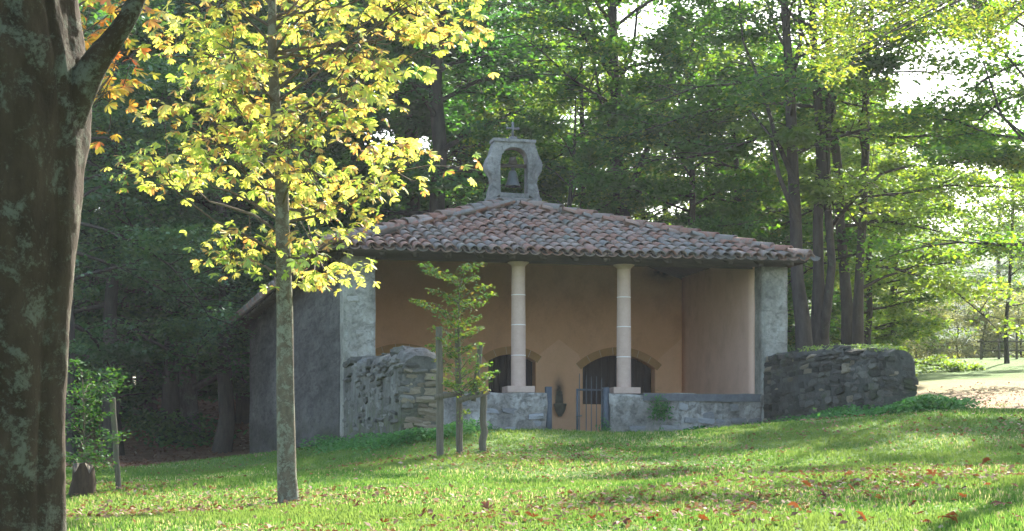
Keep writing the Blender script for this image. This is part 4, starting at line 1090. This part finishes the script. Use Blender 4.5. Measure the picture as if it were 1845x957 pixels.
# columns on the porch wall
def lathe(prof, sides=24):
    V = []; 
    for r0, z in prof:
        for k in range(sides):
            a = k / sides * 2 * PI; V.append((r0 * math.cos(a), r0 * math.sin(a), z))
    n = len(prof); i = np.arange(n - 1)[:, None] * sides; j = np.arange(sides)[None]; jn = (j + 1) % sides
    return np.array(V), np.stack([i + j, i + jn, i + sides + jn, i + sides + j], -1).reshape(-1, 4)
def column(s):
    z0 = .915; zt = 3.31
    fr = cpart('column', npmesh('column', *lathe([(0.0, z0 + .11), (.136, z0 + .11), (.136, z0 + .12), (.133, z0 + 1.2), (.123, zt - .08), (.125, zt - .075), (.0, zt - .07)])), M['column'], smooth=False)
    fr.data.polygons.foreach_set('use_smooth', np.ones(len(fr.data.polygons), dtype=bool))
    fr.location = (s, .25, 0)
    link('plinth', grid_box(-.255, .255, -.235, .235, z0 - .005, z0 + .11, .12, .004, s), M['column'], fr)
    link('capital', npmesh('capital', *lathe([(.0, zt - .085), (.126, zt - .085), (.135, zt - .06), (.175, zt - .03), (.20, zt - .015), (.20, zt - .001), (0, zt - .001)])), M['column'], fr)
    for zz in (z0 + .68, z0 + 1.24, z0 + 1.79):
        link('joint', npmesh('joint', *lathe([(.0, zz - .007), (.1385 - .003 * (zz - z0), zz - .007), (.1385 - .003 * (zz - z0), zz + .007), (0, zz + .007)])), M['column_joint'], fr)
column(3.264); column(5.276)

# low porch wall: plastered rubble with stones showing through
def stone_meshes(prefix, n, seed, mat):
    out = []
    for i in range(n):
        bm = bmesh.new(); bmesh.ops.create_cube(bm, size=1.0)
        bmesh.ops.subdivide_edges(bm, edges=bm.edges, cuts=1, use_grid_fill=True)
        for v in bm.verts:
            c = v.co; l = c.length
            k = 1 - .16 * max(0, (l - .5) / .37); v.co = c * k + noise.noise_vector(c * 2.3 + Vector((seed + i * 3.7, i, seed))) * .17
        me = bpy.data.meshes.new(prefix); bm.to_mesh(me); bm.free(); me.materials.append(mat); out.append(me)
    return out
M['stone_render'] = mat_stone('stone_render', [(0.2, (0.05, 0.05, 0.042)), (0.5, (0.13, 0.125, 0.105)), (0.8, (0.27, 0.26, 0.23))], 3)
M['stone_pier'] = mat_stone('stone_pier', [(0.2, (0.16, 0.155, 0.13)), (0.5, (0.30, 0.285, 0.24)), (0.8, (0.48, 0.46, 0.41))])
M['stone_plaster'] = mat_stone('stone_plaster', [(0.2, (0.16, 0.155, 0.14)), (0.5, (0.34, 0.33, 0.31)), (0.8, (0.54, 0.53, 0.51))])
ST = {k: stone_meshes('stone', 7, i * 10 + 1, M[k]) for i, k in enumerate(('stone_dark', 'stone_warm', 'stone_pale', 'stone_plaster', 'stone_render', 'stone_pier'))}
def place_stone(parent, kind, c, size, rz=0.0, rr=None):
    o = bpy.data.objects.new('stone', random.choice(ST[kind])); COL.objects.link(o); o.parent = parent
    o.location = c; o.scale = size; o.rotation_euler = (random.uniform(-.12, .12), random.uniform(-.13, .13), rz + random.uniform(-.12, .12)); return o
def lay_face(parent, kindf, axis, a0, a1, fixed, z0f, z1f, hrange, lrange, depth, cover=1.0, out=-1):
    """courses of stones on a vertical face; axis 'x' or 'y'; fixed = face plane coordinate"""
    z = min(z0f(a0), z0f(a1)); zmax = max(z1f(a) for a in np.linspace(a0, a1, 12))
    while z < zmax:
        h = random.uniform(*hrange); x = a0 + random.uniform(-.05, .05)
        while x < a1:
            L = random.uniform(*lrange); xc_ = min(x + L / 2, a1 - L * .3)
            zz = z + random.uniform(-.015, .015)
            if z0f(xc_) - h * .5 < zz and zz + h * .8 < z1f(xc_) and random.random() < cover:
                proud = random.uniform(-.03, .03); d = depth * random.uniform(.8, 1.1)
                p = fixed + out * (proud - d * .38) * 1.0
                if axis == 'x': place_stone(parent, kindf(xc_, zz), (xc_, p, zz + h / 2), (L * .97, d, h * random.uniform(.86, .98)))
                else: place_stone(parent, kindf(xc_, zz), (p, xc_, zz + h / 2), (d, L * .97, h * random.uniform(.86, .98)))
            x += L
        z += h
LWT = .905
for (a, b, nm) in ((.57, 3.74, 'l'), (4.94, 7.9, 'r')):
    wl = cpart('low_wall', grid_box(a, b, .01, .46, -.45, LWT, .06, .034, a), M['low_wall'], smooth=True)
    if nm == 'r':
        cpart('coping', grid_box(5.58, 7.9, -.02, .48, LWT - .13, LWT + .012, .12, .012, 9), M['cement'])
        lay_face(wl, lambda x, z: random.choice(['stone_pale', 'stone_pale', 'stone_plaster', 'stone_warm']), 'x', a + .2, b, .01, lambda x: -.3, lambda x: .8, (.10, .17), (.18, .42), .16, .45)
    else:
        lay_face(wl, lambda x, z: 'stone_plaster', 'x', a, b - .1, .01, lambda x: -.3, lambda x: .85, (.10, .16), (.2, .42), .15, .22)
# a few stones show in the piers
for pe, a0_, a1_ in (('l', .02, .56), ('r', 7.92, 8.4)):
    pass
piers = [o for o in CH.children if o.name.startswith('pier')]
lay_face(piers[0], lambda x, z: 'stone_pier', 'x', .03, .50, .022, lambda x: .9, lambda x: 3.2, (.10, .2), (.16, .34), .10, .5)
lay_face(piers[1], lambda x, z: 'stone_pier' if random.random() < .8 else 'stone_warm', 'x', 7.95, 8.36, .022, lambda x: 1.5, lambda x: 3.2, (.09, .2), (.14, .3), .10, .6)

# ---------------------------------------- roof
def tile_shape(L=.46, w0=.098, w1=.078, th=.014, seg=6):
    """half barrel, axis +y (up slope), crown up"""
    V = []
    for (y, r0) in ((0, w0), (L, w1)):
        for rad_ in (r0, r0 - th):
            for k in range(seg + 1):
                a = PI * k / seg; V.append((rad_ * math.cos(a), y, rad_ * math.sin(a) * .9))
    n = seg + 1; Fq = []
    for k in range(seg):
        o0, i0, o1, i1 = k, n + k, 2 * n + k, 3 * n + k
        Fq += [[o0, o1, o1 + 1, o0 + 1], [i0, i0 + 1, i1 + 1, i1], [o0, o0 + 1, i0 + 1, i0]]
    return np.array(V, float), np.array(Fq)
TV, TF = tile_shape()
tile_me = npmesh('tile', TV, TF); tile_me.materials.append(M['tile']); tile_me.polygons.foreach_set('use_smooth', np.array([i % 3 != 2 for i in range(len(TF))]))

# deck: four planes, closed underneath
dk = np.array([[SL, -.5, EAVE - .01], [SR, -.5, EAVE - .01], [SR, TB, EAVE - .01], [SL, TB, EAVE - .01], [SM, APT, RIDGE - .02], [SM, TB - 4.6, RIDGE - .02]])
dk2 = dk - np.array([0, 0, .035]); Vd = np.concatenate([dk, dk2])
bm = bmesh.new(); vs = [bm.verts.new(v) for v in Vd]
for f in ((0, 1, 4), (1, 2, 5, 4), (2, 3, 5), (3, 0, 4, 5)):
    bm.faces.new([vs[i] for i in f]); bm.faces.new([vs[i + 6] for i in f][::-1])
for i in range(4): bm.faces.new((vs[i], vs[i + 6], vs[(i + 1) % 4 + 6], vs[(i + 1) % 4]))
me = bpy.data.meshes.new('roof'); bm.to_mesh(me); bm.free()
roof = cpart('roof', me, M['beam'])

rt = np.random.default_rng(8)
fs = math.atan2(RIDGE - EAVE, APT + .5); ss = math.atan2(RIDGE - EAVE, SM - SL)
def frame(dirn, slope):
    """columns: x across, y up the slope, z outward"""
    d = Vector((dirn[0] * math.cos(slope), dirn[1] * math.cos(slope), math.sin(slope))); zup = Vector((0, 0, 1))
    x = d.cross(zup).normalized(); z = x.cross(d).normalized()
    return Matrix((x, d, z)).transposed()
SP = .205; ROW = .36
stuff = Bag(); pans = Bag(); singles = []
def plane_tiles(origin, across, upd, slope, width, depthf, single):
    R = frame(upd, slope); Rn = np.array(R); n = int(width / SP)
    for j in range(n + 1):
        a = (j + .5) * SP + rt.normal() * .006; lim = depthf(a)
        i = 0
        while i * ROW * math.cos(slope) < lim + (.1 if i == 0 else -.12):
            dd = i * ROW - .05
            hx_ = origin[0] + across[0] * a + upd[0] * dd * math.cos(slope); hy_ = origin[1] + across[1] * a + upd[1] * dd * math.cos(slope); hz_ = EAVE + dd * math.sin(slope)
            jit = rt.normal(size=3) * np.array([.009, .016, .005]) + (np.array([rt.normal() * .03, -.07 * rt.random(), .01]) if rt.random() < .04 else 0); sag = -.025 * math.sin(PI * min(1, max(0, a / width)))
            # cover tile
            ang = rt.normal() * .03; pit = -.045 + rt.normal() * .015
            Rl = R @ Matrix.Rotation(ang, 3, 'Z') @ Matrix.Rotation(pit, 3, 'X')
            pos = np.array([hx_, hy_, hz_ + sag]) + Rn @ np.array([0, 0, .055]) + Rn @ jit
            if single: singles.append((pos, Rl.copy()))
            else: stuff.add(TV @ np.array(Rl).T + pos, TF, rt.random())
            # channel tile between this column and the next
            Rc = R @ Matrix.Rotation(pit, 3, 'X'); v = TV * np.array([1.05, 1, -.75]); 
            pc = np.array([hx_ + across[0] * SP / 2, hy_ + across[1] * SP / 2, hz_ + sag]) + Rn @ np.array([0, 0, .062])
            pans.add(v @ np.array(Rc).T + pc, TF[:, ::-1], rt.random())
            i += 1
W_ = SR - SL
plane_tiles((SL, -.5), (1, 0), (0, 1), fs, W_, lambda a: min(a, W_ - a) * (APT + .5) / (W_ / 2), True)
Ld = TB + .5
plane_tiles((SL, TB), (0, -1), (1, 0), ss, Ld, lambda a: min(a, Ld - a, SM - SL), False)
plane_tiles((SR, -.5), (0, 1), (-1, 0), ss, Ld, lambda a: min(a, Ld - a, SM - SL), False)
plane_tiles((SR, TB), (-1, 0), (0, -1), fs, W_, lambda a: min(a, W_ - a) * (APT + .5) / (W_ / 2), False)
singles.sort(key=lambda s: s[0][1])
for pos, Rl in singles[:300]:
    o = bpy.data.objects.new('tile', tile_me); COL.objects.link(o); o.parent = roof
    o.matrix_local = Matrix.Translation(Vector(pos)) @ Rl.to_4x4()
for pos, Rl in singles[300:]: stuff.add(TV @ np.array(Rl).T + pos, TF, rt.random())
so = stuff.obj('remaining_tiles', M['tile'], roof, True); so['kind'] = 'stuff'
po = pans.obj('channel_tiles', M['tile'], roof, True); po['kind'] = 'stuff'
# hip and ridge tiles
HV, HF = tile_shape(.5, .125, .10, .018, 8); hip_me = npmesh('ridge_tile', HV, HF); hip_me.materials.append(M['tile']); hip_me.polygons.foreach_set('use_smooth', np.ones(len(HF), dtype=bool))
def hip(a, b, n):
    a = Vector(a); b = Vector(b); d = (b - a).normalized(); x = d.cross(Vector((0, 0, 1))).normalized(); z = x.cross(d); R = Matrix((x, d, z)).transposed()
    for i in range(n):
        o = bpy.data.objects.new('ridge_tile', hip_me); COL.objects.link(o); o.parent = roof
        p = a + (b - a) * (i / n) + z * (.085 + rt.normal() * .006) + x * rt.normal() * .008 - d * .04
        o.matrix_local = Matrix.Translation(p) @ (R @ Matrix.Rotation(-.05 + rt.normal() * .015, 3, 'X') @ Matrix.Rotation(rt.normal() * .04, 3, 'Z')).to_4x4()
hip((SL, -.5, EAVE + .02), (SM, APT, RIDGE + .02), 17); hip((SR, -.5, EAVE + .02), (SM, APT, RIDGE + .02), 17)
hip((SL, TB, EAVE + .02), (SM, TB - 4.6, RIDGE + .02), 17); hip((SR, TB, EAVE + .02), (SM, TB - 4.6, RIDGE + .02), 17)
hip((SM, TB - 4.6, RIDGE + .02), (SM, APT + .5, RIDGE + .02), 21)
# mortar bed under the hip tiles
for (a, b) in (((SL, -.5, EAVE), (SM, APT, RIDGE)), ((SR, -.5, EAVE), (SM, APT, RIDGE))):
    B = Bag(); V, Fq = tube([a, tuple((np.array(a) + np.array(b)) / 2), b], [.075, .085, .085], 8); B.add(V + np.array([0, 0, .03]), Fq); B.obj('hip_mortar', M['cement'], roof)

# ---------------------------------------- belfry, cross and bell
m44 = 43.3 / F; bt = APT + .05; bs = SM + .055
def pxb(px, py):  # belfry outline: pixel -> local (s offset, z)
    return ((px - 918.5) * m44, (900 - py) * 43.3 / F - 1.09)
outl = [(870, 366), (873, 345), (878, 330), (876, 318), (869, 308), (866, 298), (869, 288), (875, 278), (878, 266), (882, 255), (918, 252), (955, 255), (959, 266), (963, 278), (968, 288), (971, 298), (968, 308), (962, 318), (960, 330), (964, 345), (968, 366)]
innr = [(894, 350), (893, 320), (893, 292), (896, 279), (902, 271), (910, 267), (918, 266), (927, 267), (935, 271), (941, 279), (943, 292), (943, 320), (943, 350)]
O = [pxb(*p) for p in outl]; I = [pxb(*p) for p in innr]
bm = bmesh.new()
def prism2(O_, I_, y0, y1):
    # ring between outline and opening (open at the bottom, where a sill closes it)
    n, m = len(O_), len(I_)
    layers = []
    for y in (y0, y1):
        layers.append(([bm.verts.new((x, y, z)) for x, z in O_], [bm.verts.new((x, y, z)) for x, z in I_]))
    for li, (Ov, Iv) in enumerate(layers):
        vs_ = Ov + Iv[::-1]
        es = [bm.edges.new((vs_[i], vs_[(i + 1) % len(vs_)])) for i in range(len(vs_))]
        bmesh.ops.triangle_fill(bm, use_beauty=True, edges=es)
    Oa, Ia = layers[0]; Ob, Ib = layers[1]
    for i in range(n - 1): bm.faces.new((Oa[i], Ob[i], Ob[i + 1], Oa[i + 1]))
    for i in range(m - 1): bm.faces.new((Ia[i], Ia[i + 1], Ib[i + 1], Ib[i]))
    bm.faces.new((Oa[0], Ia[0], Ib[0], Ob[0])); bm.faces.new((Oa[-1], Ob[-1], Ib[-1], Ia[-1]))
prism2(O, I, -.17, .17)
bmesh.ops.recalc_face_normals(bm, faces=bm.faces)
me = bpy.data.meshes.new('belfry'); bm.to_mesh(me); bm.free()
bel = cpart('belfry', me, M['belfry']); bel.location = (bs, bt, 0)
bv = bel.modifiers.new('bevel', 'BEVEL'); bv.width = .018; bv.segments = 2; bv.limit_method = 'ANGLE'
sz0 = pxb(0, 378)[1]; sz1 = pxb(0, 349.5)[1]
link('sill', grid_box(-.555, .555, -.19, .19, sz0 - .15, sz1 - .07, .1, .012, 12), M['belfry'], bel)
link('sill', grid_box(-.30, .30, -.182, .182, sz1 - .08, sz1 + .02, .1, .008, 13), M['belfry'], bel)
zc = pxb(0, 253)[1]
link('cap', grid_box(-.44, .44, -.20, .20, zc - .035, zc + .03, .08, .012, 14), M['belfry'], bel)
B = Bag()
for bx_ in ((-.075, .075, -.07, .07, zc + .025, zc + .09), (-.022, .022, -.022, .022, zc + .08, zc + .36), (-.10, .10, -.020, .020, zc + .245, zc + .285)): B.add(*box(*bx_))
for (x, z) in ((-.11, zc + .265), (.11, zc + .265), (0, zc + .37)):
    V, Fq = lathe([(0, -.03), (.028, -.018), (.034, 0), (.028, .018), (0, .03)], 10); V = V[:, [0, 2, 1]]; B.add(V + np.array([x, 0, z]), Fq)
B.obj('cross', M['cement'], bel)
bx_w, by_w = loc2w(bs, bt); bell = empty('bell', (bx_w, by_w, CZ + pxb(0, 334)[1]), TH); tag(bell, 'bronze bell hanging in the stone belfry arch', 'bell')
hb = .36
link('bell_body', npmesh('bell_body', *lathe([(.150, .0), (.162, 0), (.165, .015), (.140, .05), (.112, .12), (.098, .20), (.088, .27), (.055, .32), (0, .335)], 24)), M['bronze'], bell, True)
link('crown_loop', npmesh('crown_loop', *box(-.03, .03, -.025, .025, .32, .42)), M['bronze'], bell)
link('yoke', npmesh('yoke', *box(-.285, .285, -.045, .045, .385, .455)), M['beam'], bell)
V, Fq = box(-.09, .09, -.06, .06, .45, .60); V[4:, 0] *= .6; link('yoke_block', npmesh('yoke_block', V, Fq), M['beam'], bell)
V, Fq = lathe([(0, -.03), (.03, -.02), (.035, 0), (.012, .03), (.01, .2), (0, .2)], 8); link('clapper', npmesh('clapper', V, Fq), M['gate'], bell)

# ---------------------------------------- holy water font on the porch back wall
fx, fy = loc2w(5.2, PT); fo = empty('holy_water_font', (fx, fy, CZ), TH); tag(fo, 'dark stone holy water font fixed to the porch back wall', 'font')
V, Fq = lathe([(0, .66), (.035, .67), (.07, .72), (.11, .80), (.125, .88), (.135, .90), (.135, .93), (.10, .93), (.08, .88), (0, .86)], 16); V[:, 1] -= .10
link('bowl', npmesh('bowl', V, Fq), M['font'], fo, True)
B = Bag(); V, Fq = box(-.085, .085, -.05, -.007, .90, 1.13); V[4:, 0] *= .8; B.add(V, Fq)
V, Fq = lathe([(0, -.02), (.06, -.02), (.06, .02), (0, .02)], 14); V = V[:, [0, 2, 1]]; B.add(V + np.array([0, -.03, 1.15]), Fq)
B.obj('back_plate', M['font'], fo)

# ---------------------------------------- gate
gx, gy = loc2w(3.75, .1); G = empty('iron_gate', (gx, gy, CZ), TH); tag(G, 'dark grey iron gate with spiked bars between the two low porch walls', 'gate')
gtop = (900 - 699) * 38.75 / F - 1.05
for s in (.045, 1.14):
    p = link('gate_post', npmesh('gate_post', *box(s - .055, s + .055, -.055, .055, -.2, gtop + .03)), M['gate'], G)
leaf0 = .575; leaf1 = 1.08
fr = link('leaf_frame', (lambda b: b.mesh('leaf_frame'))(Bag().add(*box(leaf0, leaf0 + .04, -.015, .015, .04, gtop)).add(*box(leaf0 + .041, leaf1, -.014, .014, gtop - .035, gtop)).add(*box(leaf1 - .03, leaf1 - .001, -.0135, .0135, .075, gtop - .036)).add(*box(leaf0 + .041, leaf1, -.0145, .0145, .04, .075))), M['gate'], G)
hts = [.29, .26, .24, .25, .21]
for k in range(5):
    x = leaf0 + .085 + k * .098
    if k == 0: x = leaf0 + .055
    B = Bag(); V, Fq = tube([(x, -.022, .02 if k else .04), (x, -.022, gtop), (x + .002, -.022, gtop + hts[k] - .03), (x + .002, -.022, gtop + hts[k])], [.0085, .0085, .0075, .001], 8); B.add(V, Fq)
    B.obj('bar', M['gate'], G, True)
link('latch', npmesh('latch', *box(leaf0 - .01, leaf0 + .10, -.04, -.016, .48, .50)), M['gate'], G)
for z in (.2, .8): link('hinge', npmesh('hinge', *box(1.07, 1.09, -.03, .03, z, z + .06)), M['gate'], G)

# ------------------------------------------------------------------ flanking old walls running forward from the porch
def old_wall(s0, s1, t_end, topf, label, side, matkey, face_s, face_kind, end_kind, cover, capk):
    """in chapel coordinates; core of mortar, stones laid on its visible faces"""
    root = empty('stone_wall', (*loc2w(s0, 0), CZ), TH); tag(root, label, 'wall')
    L = -t_end; n = int(L / .12); W2 = s1 - s0; secs = []
    rg = np.random.default_rng(int(s0 * 10) + 3)
    ring = 12; V = []
    for i in range(n + 1):
        t = -L * i / n; zt = topf(-t) - .01; zb = gz(*loc2w(s0, t)) - CZ - .35
        ins = .03
        prof = [(0, zb), (0, zb + (zt - zb) * .35), (.0, zb + (zt - zb) * .7), (ins * .8, zt - .16), (ins + .05, zt - .05), (W2 * .35, zt), (W2 * .65, zt), (W2 - ins - .05, zt - .05), (W2 - ins * .8, zt - .16), (W2, zb + (zt - zb) * .7), (W2, zb + (zt - zb) * .35), (W2, zb)]
        for x, z in prof:
            nn = noise.noise_vector(Vector((x * 2 + s0, t * 1.4, z * 2))) * .045 + noise.noise_vector(Vector((x * 6 + s0, t * 5, z * 6))) * .015
            V.append((x + nn.x, t + .02 + (nn.y if i else 0), z + nn.z))
    i = np.arange(n)[:, None] * ring; j = np.arange(ring - 1)[None]
    Q = np.stack([i + j, i + j + 1, i + ring + j + 1, i + ring + j], -1).reshape(-1, 4)
    B = Bag(); B.add(np.array(V), Q); B.add(np.array(V[-ring:]), np.array([list(range(ring))]))
    core = B.obj('wall_core', M[matkey], root, True)
    gb = lambda y: gz(*loc2w(s0, y)) - CZ - .08
    tf = lambda y: topf(-y) - .05
    # inner/outer visible face (its left one)
    lay_face(root, face_kind, 'y', t_end, -.12, 0.0, gb, tf, (.065, .14), (.2, .46), .20, cover, -1)
    # end face
    gbe = gz(*loc2w(s0 + W2 / 2, t_end)) - CZ - .15
    lay_face(root, end_kind, 'x', .02, W2 - .02, t_end + .02, lambda x: gbe, lambda x: topf(-t_end) - .03 - .3 * abs(x / W2 - .42) ** 1.5, (.06, .15), (.14, .36), .26, 1.0, -1)
    # capping stones
    t = -.2
    while t > t_end + .1:
        if random.random() < capk:
            place_stone(root, face_kind(t, 9), (W2 / 2 + random.uniform(-.1, .1), t, topf(-t) - .05), (random.uniform(.25, .5), random.uniform(.2, .4), random.uniform(.08, .14)), random.uniform(0, 3))
        t -= random.uniform(.15, .35)
    return root
topR = lambda d: float(np.interp(d, [0, .5, 2, 3.5, 4.6, 5.3, 5.8], [1.66, 1.68, 1.64, 1.58, 1.50, 1.42, 1.36]))
topL = lambda d: float(np.interp(d, [0, 1, 3, 4.8, 5.4, 5.8, 6.0], [1.52, 1.44, 1.32, 1.30, 1.30, 1.25, 1.12]))
dk_f = lambda x, z: random.choice(['stone_dark'] * 14 + ['stone_warm'])
wm_f = lambda x, z: random.choice(['stone_warm'] * 3 + ['stone_dark'])
old_wall(7.92, 8.46, -5.8, topR, 'dark dry stone rubble wall running forward right of the porch, moss on top', 1, 'rubble_mortar', 0, dk_f, dk_f, 1.0, .35)
old_wall(.0, .62, -6.0, topL, 'old rendered wall with a broken stone end left of the porch', -1, 'old_render', 0, lambda x, z: 'stone_render', wm_f, .55, .4)

# ------------------------------------------------------------------ herbs along the wall feet, moss tufts
def herbs(name, label, pts, n, size, h, seed, spread=.25):
    r = np.random.default_rng(seed); P = np.array([loc2w(s, t) for s, t in pts]); seg = r.integers(0, len(P) - 1, n); u = r.random(n)[:, None]
    q = P[seg] * (1 - u) + P[seg + 1] * u + r.normal(size=(n, 2)) * spread
    ok = ~in_chapel(q[:, 0], q[:, 1], -.02); q = q[ok]; n = len(q)
    nz = .5 + .5 * np.sin(q[:, 0] * 3.1) * np.sin(q[:, 1] * 2.3 + q[:, 0])
    z = ground(q[:, 0], q[:, 1]) + r.random(n) * h * (.35 + .9 * nz)
    C = np.stack([q[:, 0], q[:, 1], z], -1); nr = unit(np.stack([r.normal(size=n) * .5, r.normal(size=n) * .5 - .2, np.ones(n)], -1)); L = size * r.uniform(.6, 1.4, n)
    V, Fq = leaf_quads(C, nr, L, L * .7, r, .15)
    tag(link(name, npmesh(name, V, Fq, np.repeat(r.random(n), 4)), M['herb']), label, 'plants', kind='stuff')
herbs('ground_plants', 'lush green nettles along the foot of the left old wall and porch', [(-.3, 1), (-.25, -2), (-.3, -4), (-.25, -6.2), (.3, -6.3), (.9, -6.1), (1.2, -4), (1.3, -1), (2.4, -.4), (3.5, -.35)], 9000, .055, .20, 61, .22)
herbs('ground_plants', 'green nettles along the foot of the right rubble wall', [(5.0, -.3), (6.2, -.3), (7.4, -.35), (7.65, -1.5), (7.6, -3.5), (7.55, -5.2), (7.7, -6.2), (8.4, -6.2), (8.9, -6.2)], 9500, .055, .19, 62, .22)
herbs('ground_plants', 'tall nettle patch at the outer end of the right rubble wall', [(7.7, -6.3), (8.3, -6.4), (8.9, -6.4)], 2600, .06, .22, 63, .25)
# fern tuft in the low wall and tuft beside the gate post
def tuft(s, t, z, n, rad_, size, label, seed, name='fern'):
    r = np.random.default_rng(seed); x, y = loc2w(s, t); C = r.normal(size=(n, 3)) * rad_; nr = unit(r.normal(size=(n, 3)) + np.array([0, -1, 1.0]))
    V, Fq = leaf_quads(C, nr, size * r.uniform(.6, 1.4, n), size * .3, r, .1)
    o = link(name, npmesh(name, V, Fq, np.repeat(r.random(n), 4)), M['herb']); o.location = (x, y, CZ + z); tag(o, label, 'fern', kind='stuff')
tuft(5.88, -.07, .62, 260, np.array([.10, .03, .13]), .09, 'small green fern growing out of the low wall right of the gate', 5)
tuft(4.80, -.12, .16, 260, np.array([.06, .05, .12]), .07, 'grey green tuft growing beside the right gate post', 6)

# ------------------------------------------------------------------ morning haze
hz_v, hz_f = box(-395, 440, -40, 640, -6.0, 76.0)
mh, th_ = new_mat('haze'); NH = NT(th_)
pv = NH.n('ShaderNodeVolumePrincipled'); pv.inputs['Density'].default_value = 0.0002; pv.inputs['Color'].default_value = (0.86, 0.93, 1.0, 1)
pv.inputs['Anisotropy'].default_value = 0.45
oo = NH.n('ShaderNodeOutputMaterial'); NH.l(pv.outputs[0], oo.inputs['Volume'])
tag(link('haze', npmesh('haze', hz_v, hz_f), mh), kind='stuff')

# small plants rooted in the top of the right rubble wall
rgp = np.random.default_rng(71); n = 1500
tt = -rgp.uniform(1.5, 5.6, n) ; ss_ = 7.92 + rgp.uniform(0.02, .5, n)
kk = np.sin(tt * 2.1) + np.sin(tt * 5.3) > -.2; tt, ss_ = tt[kk], ss_[kk]; n = len(tt)
wx, wy = loc2w(ss_, tt); wz = CZ + np.array([topR(-t) for t in tt]) + rgp.uniform(-.05, .04, n)
V, Fq = leaf_quads(np.stack([wx, wy, wz], -1), unit(rgp.normal(size=(n, 3)) * .6 + np.array([0, 0, 1.0])), .045 * rgp.uniform(.6, 1.4, n), .025, rgp, .1)
tag(link('wall_top_plants', npmesh('wall_top_plants', V, Fq, np.repeat(rgp.random(n), 4)), M['leaf_light']), 'small yellow green plants growing on top of the right rubble wall', 'plants', kind='stuff')
